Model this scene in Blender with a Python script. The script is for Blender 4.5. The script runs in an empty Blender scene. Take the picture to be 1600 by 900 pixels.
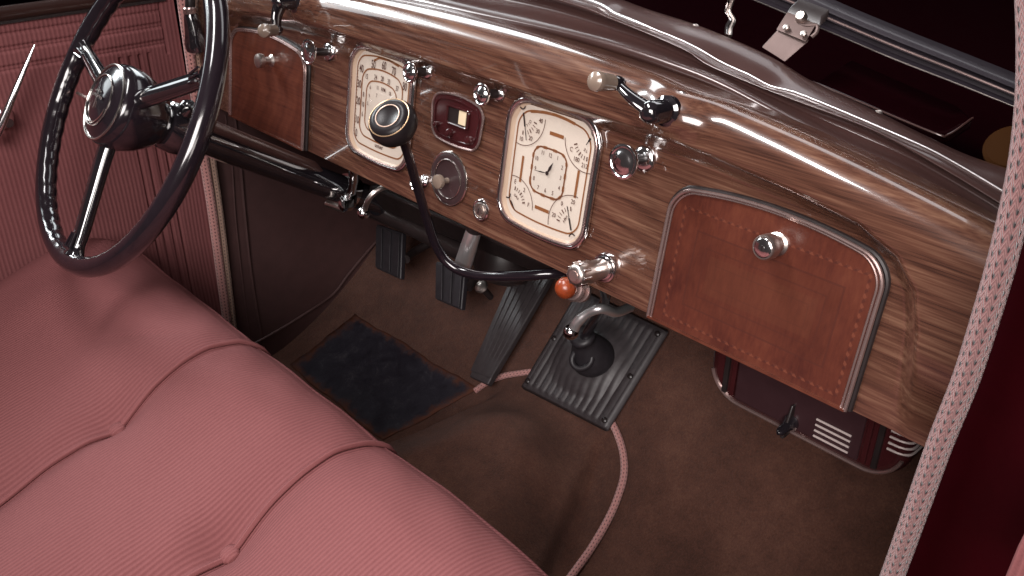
import bpy, bmesh, math, random
from mathutils import Vector, Matrix
from mathutils.geometry import tessellate_polygon
random.seed(4)
S = bpy.context.scene
COL = S.collection
V = Vector
sin, cos, pi = math.sin, math.cos, math.pi

# ------------------------------------------------------------------ camera
CAM = V((0.85162058, -0.69308848, 1.1000208))
CR = V((0.6865673217, 0.7270352507, 0.0067124487))      # picture right
CD = V((0.3557343636, -0.3278532800, -0.8751944295))    # picture down
CF = V((-0.6340965031, 0.6032677441, -0.4837247706))    # view direction
cd = bpy.data.cameras.new('camera')
cam = bpy.data.objects.new('camera', cd)
COL.objects.link(cam)
m = Matrix((CR, -CD, -CF)).transposed().to_4x4()
m.translation = CAM
cam.matrix_world = m
cd.lens = 36 * 1426 / 1600
cd.sensor_width = 36
cd.clip_start = 0.02
cd.clip_end = 60
S.camera = cam

def ray(px, py):
    return CF + CR * ((px - 800) / 1426) + CD * ((py - 450) / 1426)
def hit(px, py, p0, n):
    d = ray(px, py); n = V(n)
    return CAM + d * ((V(p0) - CAM).dot(n) / d.dot(n))
def atx(px, py, x): return hit(px, py, (x, 0, 0), (1, 0, 0))
def aty(px, py, y): return hit(px, py, (0, y, 0), (0, 1, 0))
def atz(px, py, z): return hit(px, py, (0, 0, z), (0, 0, 1))

# dashboard frame: u along the car's width, v up the face, h towards the seat
DO = V((0, 0, .60)); DT = V((0, .16279878, .98665929)); DN = V((0, -.98665929, .16279878))
def D(u, v, h=0.0): return DO + V((u, 0, 0)) + DT * v + DN * h
def uv_at(px, py, h=0.0):
    p = hit(px, py, DO + DN * h, DN) - DO - DN * h
    return p.x, p.dot(DT)
def dpt(px, py, h=0.0):
    u, v = uv_at(px, py, h); return D(u, v, h)

# ------------------------------------------------------------------ object helpers
def mesh(name, data, mat, parent=None, smooth=True, sharp=40, bevel=0, sub=0, recalc=True):
    vs, fs = data[0], data[1]
    me = bpy.data.meshes.new(name)
    me.from_pydata([tuple(p) for p in vs], [], fs)
    if len(data) > 2 and data[2]:
        uvl = me.uv_layers.new(name='UVMap')
        k = 0
        for fu in data[2]:
            for c in fu:
                uvl.data[k].uv = c; k += 1
    me.validate()
    if recalc:
        bm = bmesh.new(); bm.from_mesh(me); bmesh.ops.recalc_face_normals(bm, faces=bm.faces); bm.to_mesh(me); bm.free()
    me.update()
    if smooth:
        for p in me.polygons: p.use_smooth = True
        if sharp: me.set_sharp_from_angle(angle=math.radians(sharp))
    me.materials.append(mat)
    o = bpy.data.objects.new(name, me)
    COL.objects.link(o)
    if parent is not None: put(o, parent)
    if bevel:
        b = o.modifiers.new('b', 'BEVEL'); b.width = bevel; b.segments = 3; b.limit_method = 'ANGLE'; b.angle_limit = math.radians(35)
        b.harden_normals = False
    if sub:
        s = o.modifiers.new('s', 'SUBSURF'); s.levels = sub; s.render_levels = sub
    return o
def put(o, parent):
    o.parent = parent
    if parent.type == 'EMPTY': o.matrix_parent_inverse = Matrix.Translation(-V(parent.location))
def tag(o, label, cat, group=None, kind=None):
    o['label'] = label; o['category'] = cat
    if group: o['group'] = group
    if kind: o['kind'] = kind
    return o
def thing(name, label, cat, loc, group=None):
    o = bpy.data.objects.new(name, None); COL.objects.link(o)
    o.empty_display_size = .02; o.location = loc
    return tag(o, label, cat, group)

def join(*ds):
    vs, fs, us = [], [], []
    for d in ds:
        n = len(vs); vs += list(d[0]); fs += [tuple(i + n for i in f) for f in d[1]]
        if len(d) > 2 and d[2]: us += d[2]
        else: us += [[(0, 0)] * len(f) for f in d[1]]
    return vs, fs, us

def crom(pts, n):
    """Catmull-Rom resample, n points per span"""
    P = [V(p) for p in pts]
    if len(P) < 3: return [P[0].lerp(P[-1], i / n) for i in range(n + 1)]
    P = [P[0] * 2 - P[1]] + P + [P[-1] * 2 - P[-2]]
    out = []
    for i in range(1, len(P) - 2):
        for k in range(n):
            t = k / n; a, b, c, d = P[i - 1], P[i], P[i + 1], P[i + 2]
            out.append(.5 * ((2 * b) + (c - a) * t + (2 * a - 5 * b + 4 * c - d) * t * t + (3 * b - a - 3 * c + d) * t ** 3))
    out.append(P[-2]); return out

def tube(path, r, segs=14, closed=False, cap=True, vscale=1.0, flat=1.0, up=None):
    P = [V(p) for p in path]; n = len(P)
    R = r if isinstance(r, (list, tuple)) else [r] * n
    vs, fs, us = [], [], []
    T = []
    for i in range(n):
        a = P[i - 1] if (i > 0 or closed) else P[i]
        b = P[(i + 1) % n] if (i < n - 1 or closed) else P[i]
        T.append((b - a).normalized())
    nrm = V(up) if up else T[0].orthogonal()
    nrm = (nrm - T[0] * nrm.dot(T[0])).normalized()
    L = 0; Ls = []
    for i in range(n):
        if i: L += (P[i] - P[i - 1]).length
        Ls.append(L * vscale)
        nrm = (nrm - T[i] * nrm.dot(T[i])).normalized()
        bn = T[i].cross(nrm)
        for k in range(segs):
            a = 2 * pi * k / segs
            vs.append(P[i] + (nrm * cos(a) + bn * sin(a) * flat) * R[i])
    m_ = n if closed else n - 1
    for i in range(m_):
        j = (i + 1) % n
        l2 = Ls[j] if j else Ls[-1] + (P[0] - P[-1]).length * vscale
        for k in range(segs):
            k2 = (k + 1) % segs
            fs.append((i * segs + k, i * segs + k2, j * segs + k2, j * segs + k))
            us.append([(k / segs, Ls[i]), ((k + 1) / segs, Ls[i]), ((k + 1) / segs, l2), (k / segs, l2)])
    if cap and not closed:
        fs.append(tuple(reversed(range(segs)))); us.append([(0, 0)] * segs)
        fs.append(tuple(range((n - 1) * segs, n * segs))); us.append([(0, 0)] * segs)
    return vs, fs, us

def lathe(prof, o, axis, segs=32):
    """profile [(radius, distance along axis)]"""
    a = V(axis).normalized(); x = a.orthogonal().normalized(); y = a.cross(x)
    vs, fs = [], []
    n = len(prof)
    for r, s in prof:
        for k in range(segs):
            t = 2 * pi * k / segs
            vs.append(V(o) + a * s + (x * cos(t) + y * sin(t)) * max(r, 1e-5))
    for i in range(n - 1):
        for k in range(segs):
            k2 = (k + 1) % segs
            fs.append((i * segs + k, i * segs + k2, (i + 1) * segs + k2, (i + 1) * segs + k))
    fs.append(tuple(reversed(range(segs)))); fs.append(tuple(range((n - 1) * segs, n * segs)))
    return vs, fs

def ball(o, r, segs=20, sq=(1, 1, 1)):
    vs, fs = lathe([(r * sin(pi * i / 12), -r * cos(pi * i / 12)) for i in range(13)], (0, 0, 0), (0, 0, 1), segs)
    return [V(o) + V((p.x * sq[0], p.y * sq[1], p.z * sq[2])) for p in vs], fs

def grid(rows, uvf=None):
    nr, nc = len(rows), len(rows[0])
    vs = [p for r in rows for p in r]; fs, us = [], []
    for i in range(nr - 1):
        for j in range(nc - 1):
            f = (i * nc + j, i * nc + j + 1, (i + 1) * nc + j + 1, (i + 1) * nc + j)
            fs.append(f)
            if uvf: us.append([uvf(a // nc, a % nc) for a in f])
    return (vs, fs, us) if uvf else (vs, fs)

def solid(outline, off):
    """closed prism: outline (list of points) pushed by off"""
    n = len(outline); off = V(off)
    vs = [V(p) for p in outline] + [V(p) + off for p in outline]
    fs = []
    for t in tessellate_polygon([[V(p) for p in outline]]):
        fs.append(tuple(t)); fs.append(tuple(i + n for i in reversed(t)))
    for i in range(n):
        j = (i + 1) % n; fs.append((j, i, i + n, j + n))
    return vs, fs
def poly(outline, off):
    """same with n-gon caps, for bevels"""
    n = len(outline); off = V(off)
    vs = [V(p) for p in outline] + [V(p) + off for p in outline]
    fs = [tuple(range(n)), tuple(reversed(range(n, 2 * n)))]
    for i in range(n):
        j = (i + 1) % n; fs.append((j, i, i + n, j + n))
    return vs, fs
def box(c, sx, sy, sz, ax=None):
    X, Y, Z = ax if ax else (V((1, 0, 0)), V((0, 1, 0)), V((0, 0, 1)))
    c = V(c)
    q = [c + X * (a * sx / 2) + Y * (b * sy / 2) - Z * (sz / 2) for a, b in ((-1, -1), (1, -1), (1, 1), (-1, 1))]
    return poly(q, Z * sz)

def rrect(hw, v0, v1, r, n=8, bt=0.0, bb=0.0, m_=10):
    """rounded rectangle outline in (u,v) about u=0, top bulge bt, bottom bulge bb; counter-clockwise from bottom left"""
    P = []
    def arc(cx, cy, a0):
        for k in range(n + 1):
            a = a0 + (pi / 2) * k / n; P.append((cx + r * cos(a), cy + r * sin(a)))
    arc(-hw + r, v0 + r, pi)
    for k in range(1, m_): P.append((-hw + r + (2 * hw - 2 * r) * k / m_, v0))
    arc(hw - r, v0 + r, 1.5 * pi)
    for k in range(1, m_): P.append((hw, v0 + r + (v1 - v0 - 2 * r) * k / m_))
    arc(hw - r, v1 - r, 0)
    for k in range(1, m_): P.append((hw - r - (2 * hw - 2 * r) * k / m_, v1))
    arc(-hw + r, v1 - r, pi / 2)
    for k in range(1, m_): P.append((-hw, v1 - r - (v1 - v0 - 2 * r) * k / m_))
    out = []
    vm = (v0 + v1) / 2
    for u, v in P:
        w = 1 - (u / hw) ** 2
        out.append((u, v + (bt * w if v > vm else -bb * w) * min(1, abs(v - vm) / ((v1 - v0) * .5 - r))))
    return out

def stroke(pts, w, closed, f):
    """flat line of width w on surface map f(u,v)"""
    n = len(pts); L, Rr = [], []
    for i in range(n):
        a = pts[i - 1] if (i > 0 or closed) else pts[i]
        b = pts[(i + 1) % n] if (i < n - 1 or closed) else pts[i]
        dx, dy = b[0] - a[0], b[1] - a[1]; l = math.hypot(dx, dy) or 1
        nx, ny = -dy / l * w / 2, dx / l * w / 2
        L.append(f(pts[i][0] + nx, pts[i][1] + ny)); Rr.append(f(pts[i][0] - nx, pts[i][1] - ny))
    vs = L + Rr; fs = []
    for i in range(n if closed else n - 1):
        j = (i + 1) % n; fs.append((i, i + n, j + n, j))
    return vs, fs

_txt = {}
def text(s, size, u, v, f, ang=0.0, sx=1.0):
    """lettering as mesh data mapped on f(u,v)"""
    if s not in _txt:
        c = bpy.data.curves.new('t', 'FONT'); c.body = s; c.align_x = 'CENTER'; c.align_y = 'CENTER'; c.size = 1; c.resolution_u = 3; c.offset = .012
        o = bpy.data.objects.new('t', c); COL.objects.link(o)
        bpy.context.view_layer.update()
        me = bpy.data.meshes.new_from_object(o.evaluated_get(bpy.context.evaluated_depsgraph_get()))
        _txt[s] = ([tuple(p.co) for p in me.vertices], [tuple(p.vertices) for p in me.polygons])
        bpy.data.objects.remove(o); bpy.data.curves.remove(c); bpy.data.meshes.remove(me)
    vs, fs = _txt[s]; ca, sa = cos(ang), sin(ang)
    return [f(u + (x * sx * ca - y * sa) * size, v + (x * sx * sa + y * ca) * size) for x, y, z in vs], fs

# ------------------------------------------------------------------ materials
class NB:
    def __init__(s, name):
        s.m = bpy.data.materials.new(name); s.m.use_nodes = True
        s.t = s.m.node_tree; s.n = s.t.nodes; s.b = s.n['Principled BSDF']; s.out = s.n['Material Output']
    def new(s, ty, **k):
        x = s.n.new(ty)
        for a, b in k.items(): setattr(x, a, b)
        return x
    def link(s, a, b): s.t.links.new(a, b)
    def setin(s, inp, v):
        if hasattr(v, 'is_output') or isinstance(v, bpy.types.NodeSocket): s.link(v, inp)
        else: inp.default_value = v
    def math(s, op, a, b=0.0, c=0.0, clamp=False):
        x = s.new('ShaderNodeMath', operation=op); x.use_clamp = clamp
        s.setin(x.inputs[0], a); s.setin(x.inputs[1], b)
        if op in ('MULTIPLY_ADD', 'SMOOTH_MIN', 'COMPARE'): s.setin(x.inputs[2], c)
        return x.outputs[0]
    def coord(s, kind='Object'):
        if not hasattr(s, 'tc'): s.tc = s.new('ShaderNodeTexCoord')
        return s.tc.outputs[kind]
    def mapping(s, v, scale=(1, 1, 1), loc=(0, 0, 0), rot=(0, 0, 0)):
        x = s.new('ShaderNodeMapping'); s.link(v, x.inputs['Vector'])
        x.inputs['Scale'].default_value = scale; x.inputs['Location'].default_value = loc; x.inputs['Rotation'].default_value = rot
        return x.outputs[0]
    def noise(s, v, scale, detail=4, rough=.55, dist=0.0):
        x = s.new('ShaderNodeTexNoise'); s.link(v, x.inputs['Vector'])
        x.inputs['Scale'].default_value = scale; x.inputs['Detail'].default_value = detail
        x.inputs['Roughness'].default_value = rough; x.inputs['Distortion'].default_value = dist
        return x.outputs[0]
    def ramp(s, f, stops):
        x = s.new('ShaderNodeValToRGB'); s.link(f, x.inputs[0])
        e = x.color_ramp.elements
        e[0].position = stops[0][0]; e[0].color = (*stops[0][1], 1)
        e[1].position = stops[-1][0]; e[1].color = (*stops[-1][1], 1)
        for p, c in stops[1:-1]:
            q = e.new(p); q.color = (*c, 1)
        return x.outputs[0]
    def mix(s, f, a, b, blend='MIX'):
        x = s.new('ShaderNodeMix', data_type='RGBA', blend_type=blend)
        s.setin(x.inputs[0], f); s.setin(x.inputs[6], a if not isinstance(a, tuple) else (*a, 1)); s.setin(x.inputs[7], b if not isinstance(b, tuple) else (*b, 1))
        return x.outputs[2]
    def bump(s, h, strength=.5, dist=.001, prev=None):
        x = s.new('ShaderNodeBump'); s.link(h, x.inputs['Height'])
        x.inputs['Strength'].default_value = strength; x.inputs['Distance'].default_value = dist
        if prev: s.link(prev, x.inputs['Normal'])
        s.link(x.outputs[0], s.b.inputs['Normal']); return x.outputs[0]
    def set(s, **k):
        nm = dict(base='Base Color', rough='Roughness', metal='Metallic', spec='Specular IOR Level', coat='Coat Weight', coatr='Coat Roughness',
                  sheen='Sheen Weight', sheenr='Sheen Roughness', ior='IOR', coati='Coat IOR', emit='Emission Color', emits='Emission Strength', sss='Subsurface Weight')
        for a, v in k.items():
            if isinstance(v, tuple): v = (*v, 1)
            s.setin(s.b.inputs[nm[a]], v)
        return s.m
def simple(name, base, rough=.5, metal=0., vary=.08, nscale=60, rv=.12, bump=0.0, **k):
    b = NB(name); o = b.coord()
    n = b.noise(o, nscale, 5)
    c = b.mix(b.math('MULTIPLY', n, 1.0), tuple(max(0, x * (1 - vary)) for x in base), tuple(min(1, x * (1 + vary)) for x in base))
    n2 = b.noise(o, nscale * .37, 6, .7)
    r = b.math('MULTIPLY_ADD', n2, rv, rough - rv / 2, clamp=True)
    if bump: b.bump(n, bump, .0006)
    return b.set(base=c, rough=r, metal=metal, **k)

def wood(name, c0, c1, c2, ang=0.0, fine=1.0, rough=.26, coat=.9):
    b = NB(name); o = b.coord()
    mp = b.mapping(o, (1.0, 5, 5), rot=(0, ang, 0))
    w = b.noise(mp, 2.2, 3, .5, .6)
    big = b.math('MULTIPLY', w, 1.0)
    # cathedral grain: distorted bands
    sep = b.new('ShaderNodeSeparateXYZ'); b.link(b.mapping(o, rot=(0, ang, 0)), sep.inputs[0])
    z = b.math('MULTIPLY_ADD', sep.outputs[0], .10, sep.outputs[2])
    z = b.math('MULTIPLY_ADD', big, .065, z)
    band = b.math('SINE', b.math('MULTIPLY', z, 620 * fine))
    band2 = b.math('SINE', b.math('MULTIPLY', z, 233 * fine))
    st = b.noise(b.mapping(o, (7, 160, 300), rot=(0, ang, 0)), 1.0, 5, .65)
    st2 = b.noise(b.mapping(o, (11, 250, 520), rot=(0, ang, 0)), 1.0, 3, .6)
    st3 = b.noise(b.mapping(o, (2.2, 30, 42), rot=(0, ang, 0)), 1.0, 3, .6)
    f = b.math('MULTIPLY_ADD', band, .05, .5)
    f = b.math('MULTIPLY_ADD', band2, .07, f)
    f = b.math('MULTIPLY_ADD', b.math('SUBTRACT', st, .5), .50, f)
    f = b.math('MULTIPLY_ADD', b.math('SUBTRACT', st3, .5), .34, f)
    f = b.math('MULTIPLY_ADD', b.math('SUBTRACT', st2, .5), .85, f)
    col = b.ramp(f, [(.22, c0), (.5, c1), (.8, c2)])
    sm = b.noise(o, 9, 5, .6)
    b.bump(st2, .12, .0003)
    return b.set(base=col, rough=b.math('MULTIPLY_ADD', sm, .22, rough - .11), coat=coat, coatr=.05, coati=1.6, spec=.4)

M = {}
M['wood'] = wood('walnut', (.032, .0125, .0085), (.080, .0325, .0205), (.150, .076, .048), ang=-.05)
M['lid'] = wood('red_walnut', (.042, .0110, .0065), (.074, .0190, .0105), (.105, .030, .0165), ang=1.45, fine=.6, rough=.36, coat=.25)
M['chrome'] = simple('chrome', (.82, .80, .80), .13, 1.0, vary=.06, rv=.14)
M['bead'] = simple('bright_bead', (.85, .82, .82), .30, .9, vary=.05)
M['satin'] = simple('worn_nickel', (.60, .53, .49), .34, 1.0, vary=.15, rv=.15)
M['bronze'] = simple('brown_plated_trim', (.42, .30, .28), .27, .85, vary=.15)
M['black'] = simple('black_enamel', (.010, .008, .010), .12, 0, vary=.3, rv=.08, coat=1, coatr=.04, coati=1.9)
M['rim'] = simple('black_hard_rubber', (.012, .008, .011), .16, 0, vary=.3, rv=.10, coat=.6, coatr=.08)
M['rubber'] = simple('black_rubber', (.036, .029, .031), .5, 0, vary=.4, nscale=120, rv=.2, bump=.2)
M['dark'] = simple('dark_metal', (.016, .011, .011), .38, 0, vary=.4, rv=.3)
M['umber'] = simple('umber_bakelite', (.036, .020, .021), .3, 0, vary=.2, rv=.2, coat=.3, coatr=.2)
M['maroon'] = simple('maroon_bakelite', (.036, .0075, .0085), .16, 0, vary=.2, rv=.08, coat=.5, coatr=.1)
M['paint'] = simple('maroon_paint', (.0055, .0006, .0012), .16, 0, vary=.2, rv=.06, coat=.35, coatr=.04, spec=.25)
M['jamb'] = simple('dark_maroon_paint', (.016, .0004, .0014), .45, 0, vary=.15, rv=.1, spec=.08)
M['mould'] = simple('brown_metallic_moulding', (.046, .0215, .019), .30, .20, vary=.18, nscale=14, rv=.10, coat=.45, coatr=.10)
M['cream'] = simple('cream_dial', (.55, .475, .405), .45, 0, vary=.04, nscale=90)
M['creamwall'] = simple('cream_reflector', (.46, .34, .25), .35, 0, vary=.06)
M['brownink'] = simple('brown_ink', (.20, .075, .026), .4)
M['darkink'] = simple('dark_ink', (.085, .036, .026), .4)
M['amber'] = simple('amber_knob', (.20, .036, .011), .3, 0, vary=.5, nscale=180, sss=.1)
M['ivory'] = simple('yellowed_ivory_knob', (.19, .140, .110), .22, 0, vary=.2, coat=.5)
M['lamp'] = simple('cream_window', (.62, .50, .34), .3)
M['leather'] = simple('maroon_leather', (.064, .031, .030), .5, 0, vary=.25, nscale=40, bump=.35, rv=.15)
M['stripe'] = simple('bright_stripe', (.50, .42, .40), .3, .3)
M['silver'] = simple('silver_line', (.72, .66, .62), .22, 1.0)
M['steel'] = simple('tarnished_steel', (.10, .068, .062), .5, .6, vary=.25, nscale=45, rv=.25, bump=.1)

def ribbed(name, axis, period, c0, c1, rough=.85, twist=0.0):
    b = NB(name); o = b.coord()
    sep = b.new('ShaderNodeSeparateXYZ'); b.link(o, sep.inputs[0])
    s = sep.outputs[axis]
    wob = b.noise(o, 6, 2)
    s = b.math('MULTIPLY_ADD', wob, .006, s)
    w = b.math('SINE', b.math('MULTIPLY', s, 2 * pi / period))
    h = b.math('MULTIPLY_ADD', w, .5, .5)
    fine = b.noise(o, 900, 2)
    mot = b.noise(o, 260, 3)
    lg = b.noise(o, 7, 4)
    f = b.math('MULTIPLY_ADD', h, .34, b.math('MULTIPLY', fine, .42))
    f = b.math('MULTIPLY_ADD', mot, .30, f)
    f = b.math('MULTIPLY_ADD', b.math('SUBTRACT', lg, .5), .35, f)
    col = b.mix(b.math('MULTIPLY', f, 1.0, clamp=True), c0, c1)
    hh = b.math('MULTIPLY_ADD', fine, .35, h)
    b.bump(hh, .62, .0010)
    return b.set(base=col, rough=rough, sheen=.0, sheenr=.4, spec=.15)
M['seat'] = ribbed('ribbed_pink_seat_cloth', 0, .0052, (.115, .035, .037), (.220, .080, .080))
M['door'] = ribbed('ribbed_rose_door_cloth', 1, .0068, (.128, .038, .041), (.240, .090, .089))
M['button'] = ribbed('pink_button_cloth', 0, .004, (.140, .044, .045), (.215, .079, .079))

def carpet():
    b = NB('brown_carpet'); o = b.coord()
    n = b.noise(o, 300, 4, .8); n2 = b.noise(o, 60, 4, .7); n3 = b.noise(o, 9, 5, .65)
    f = b.math('MULTIPLY_ADD', n, .85, b.math('MULTIPLY', n2, .35)); f = b.math('SUBTRACT', f, .12)
    f = b.math('MULTIPLY_ADD', b.math('SUBTRACT', n3, .5), .9, f)
    col = b.ramp(f, [(.12, (.040, .0155, .0105)), (.5, (.098, .0395, .0262)), (.85, (.165, .074, .050))])
    b.bump(b.math('MULTIPLY_ADD', n2, .5, n), .9, .005)
    return b.set(base=col, rough=.95, sheen=.08, sheenr=.5, spec=.05)
M['carpet'] = carpet()
def matrub():
    b = NB('worn_black_mat'); o = b.coord()
    n = b.noise(o, 24, 6, .75, .5); n2 = b.noise(o, 380, 3)
    f = b.math('MULTIPLY_ADD', n2, .25, b.math('MULTIPLY', n, .75))
    col = b.ramp(f, [(.36, (.008, .006, .011)), (.55, (.020, .018, .026)), (.74, (.070, .062, .070))])
    b.bump(f, .6, .002)
    sp_ = b.new('ShaderNodeSeparateXYZ'); b.link(b.coord('UV'), sp_.inputs[0])
    e = b.math('MINIMUM', b.math('MINIMUM', sp_.outputs[0], b.math('SUBTRACT', 1.0, sp_.outputs[0])), b.math('MULTIPLY', b.math('MINIMUM', sp_.outputs[1], b.math('SUBTRACT', 1.0, sp_.outputs[1])), .7))
    fray = b.noise(o, 38, 5, .7); fray2 = b.noise(o, 500, 2)
    k = b.math('MULTIPLY_ADD', b.math('SUBTRACT', fray, .5), .22, e); k = b.math('MULTIPLY_ADD', b.math('SUBTRACT', fray2, .5), .10, k)
    k = b.math('MULTIPLY', b.math('SUBTRACT', k, .0), 16.0, clamp=True)
    col = b.mix(k, (.092, .038, .026), col)
    return b.set(base=col, rough=b.math('MULTIPLY_ADD', k, -.35, .92), spec=b.math('MULTIPLY', k, .35))
M['mat'] = matrub()
M['padrub'] = simple('worn_pedal_rubber', (.017, .014, .017), .5, 0, vary=.5, nscale=90, rv=.3, bump=.2)

def cord(name, nu, per, pink, hole, light):
    """knitted cord: uv.x once round, uv.y metres along"""
    b = NB(name); uv = b.coord('UV')
    sep = b.new('ShaderNodeSeparateXYZ'); b.link(uv, sep.inputs[0])
    U = b.math('MULTIPLY', sep.outputs[0], nu); Vv = b.math('DIVIDE', sep.outputs[1], per)
    V2 = b.math('MULTIPLY_ADD', sep.outputs[0], 2.0, Vv)   # slight spiral
    cu = b.math('FLOOR', U)
    fu = b.math('SUBTRACT', b.math('FRACT', U), .5)
    Vs = b.math('MULTIPLY_ADD', b.math('MODULO', cu, 2.0), .5, V2)
    fv = b.math('SUBTRACT', b.math('FRACT', Vs), .5)
    au = b.math('ABSOLUTE', fu)
    # slanted stitch valleys
    d = b.math('SQRT', b.math('ADD', b.math('POWER', b.math('MULTIPLY', fu, 1.15), 2.0), b.math('POWER', b.math('MULTIPLY_ADD', au, .9, fv), 2.0)))
    holem = b.math('SUBTRACT', 1.0, b.math('SMOOTH_MIN', b.math('MULTIPLY', d, 3.6), 1.0, .2), clamp=True)
    dotm = b.math('GREATER_THAN', holem, .30)
    st = b.math('SINE', b.math('MULTIPLY', b.math('MULTIPLY_ADD', au, 1.6, V2), 4 * pi))
    yarn = b.math('MULTIPLY_ADD', st, .5, .5)
    n = b.noise(b.coord(), 700, 3)
    k = b.math('MULTIPLY_ADD', yarn, .6, b.math('MULTIPLY', n, .45), clamp=True)
    c = b.mix(k, pink, light)
    c = b.mix(b.math('MULTIPLY', holem, 2.2, clamp=True), c, hole)
    hgt = b.math('SUBTRACT', b.math('MULTIPLY', yarn, .5), b.math('MULTIPLY', holem, 1.6))
    b.bump(hgt, .8, .0016)
    return b.set(base=c, rough=.8, sheen=.3, spec=.2)
M['cordpink'] = cord('pink_knitted_cord', 12, .0085, (.120, .048, .050), (.005, .002, .003), (.27, .145, .138))
M['cordsmall'] = cord('pink_speckled_cord', 8, .007, (.40, .15, .14), (.07, .02, .02), (.62, .33, .30))
M['cordbeige'] = cord('beige_braided_cord', 8, .007, (.26, .15, .11), (.06, .03, .025), (.48, .31, .24))

def glassmat(nm='clear_glass', ior=1.5):
    b = NB(nm)
    tr = b.new('ShaderNodeBsdfTransparent'); gl = b.new('ShaderNodeBsdfGlossy'); gl.inputs['Roughness'].default_value = .03
    fr = b.new('ShaderNodeLayerWeight'); fr.inputs['Blend'].default_value = .5; f0 = ((ior - 1) / (ior + 1)) ** 2
    fz_ = b.math('MULTIPLY_ADD', b.math('POWER', fr.outputs['Facing'], 5.0), 1 - f0, f0)
    mx = b.new('ShaderNodeMixShader'); b.link(b.math('MULTIPLY', fz_, 1.5 if ior > 1.3 else .6, clamp=True), mx.inputs[0]); b.link(tr.outputs[0], mx.inputs[1]); b.link(gl.outputs[0], mx.inputs[2])
    b.link(mx.outputs[0], b.out.inputs[0]); return b.m
M['glass'] = glassmat(); M['screen'] = glassmat('windscreen_glass', 1.14)

# ================================================================== DASHBOARD
dash = thing('dashboard', 'walnut dashboard with two cream instrument clusters, chrome knobs and two glove boxes', 'dashboard', D(0, 0, 0))
def vt(u): return .236 - .060 * (min(abs(u), .72) / .65) ** 2.3
ARCH = [(0, .197), (.2, .197), (.3, .196), (.383, .193), (.473, .186), (.541, .177), (.583, .160), (.606, .135), (.618, .10), (.625, .06), (.629, .02), (.631, -.03)]
def arch_d(u, v):
    """signed distance to the recess border, negative inside the recess"""
    a = abs(u); best = 9; sg = 1
    for (x0, y0), (x1, y1) in zip(ARCH, ARCH[1:]):
        dx, dy = x1 - x0, y1 - y0; l2 = dx * dx + dy * dy
        t = max(0, min(1, ((a - x0) * dx + (v - y0) * dy) / l2))
        ex, ey = a - x0 - t * dx, v - y0 - t * dy
        d = math.hypot(ex, ey)
        if d < best: best = d; sg = 1 if (dx * ey - dy * ex) > 0 else -1
    return best * sg
def sstep(a, b, x):
    t = max(0, min(1, (x - a) / (b - a))); return t * t * (3 - 2 * t)
def hface(u, v):
    d = arch_d(u, v)
    h = .024 * sstep(-.024, .002, d) ** 1.3 * (.12 + .88 * sstep(-.005, .09, v))
    for c in (.335, -.335):
        r = math.hypot((u - c) / .034, (v - .222) / .026); h += .014 * math.exp(-r ** 3)
    return h
rows = []
us_ = [(-.68 + 1.36 * i / 560) for i in range(561)]
rr = .030
for k in range(5):           # bottom return
    rows.append([D(u, .004 * sin(k / 4 * pi / 2) - .004, hface(u, 0) - .014 + .014 * k / 4) for u in us_])
NV = 96
for j in range(1, NV + 1):
    row = []
    for u in us_:
        v = (vt(u) - .008) * j / NV; row.append(D(u, v, hface(u, v)))
    rows.append(row)
for k in range(1, 11):       # the roll over the top
    a = k / 10 * math.radians(97)
    rows.append([D(u, vt(u) - .008 + rr * .9 * sin(a), hface(u, vt(u) - .008) - rr + rr * cos(a)) for u in us_])
rows.append([D(u, vt(u) + .018, -.045) for u in us_])
rows.append([D(u, vt(u) + .010, -.062) for u in us_])
mesh('wood_panel', grid(rows), M['wood'], dash, sharp=60)

def lid(sign, label):
    cu, hw, vtop = sign * .457, .115, .143
    pts = [p for p in rrect(hw, -.02, vtop, .024, bt=.013, n=8, m_=24)]
    # keep only the part above the lower edge
    top = [(u, v) for u, v in pts if v > .0005]
    top.sort(key=lambda p: math.atan2(p[1] + .01, -p[0]))
    path = [(-hw, .0)] + top + [(hw, .0)]
    g = []
    NU, NW = 150, 100
    def topv(u):
        a = abs(u)
        lo = vtop + .013 * (1 - (u / hw) ** 2)
        if a > hw - .024: lo -= .024 - math.sqrt(max(0, .024 ** 2 - (a - hw + .024) ** 2))
        return lo
    h0 = .006
    rows = []
    for j in range(NW + 1):
        r_ = []
        for i in range(NU + 1):
            u = -hw + 2 * hw * i / NU; v = topv(u) * j / NW
            r_.append(D(cu + u, v, h0))
        rows.append(r_)
    dat = grid(rows, lambda r, c: (-hw + 2 * hw * c / NU, topv(-hw + 2 * hw * c / NU) * r / NW))
    o = mesh('glove_box_lid', dat, M['inlay'] if sign > 0 else M['lid'], dash, smooth=False)
    o['label'] = label
    edge = [D(cu - hw, -.001, h0), D(cu + hw, -.001, h0)]
    mesh('lid_edge', box(D(cu, .0005, h0 / 2), hw * 2, .0025, h0 + .006, (V((1, 0, 0)), DT, DN)), M['lid'], o)
    f1 = tube([D(cu + u, v, h0 + .001) for u, v in path], .0021, 8)
    f2 = tube([D(cu + u * .965, v * .985 if v > .03 else v, h0 + .001) for u, v in path], .0012, 8)
    f3 = tube([D(cu + u * 1.02, v * 1.01 if v > .03 else v, h0 - .004) for u, v in path], .0028, 8)
    mesh('trim', join(f1, f2), M['bronze'] if sign > 0 else M['bronze'], o)
    mesh('surround', f3, M['dark'], o)
    return o
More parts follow.
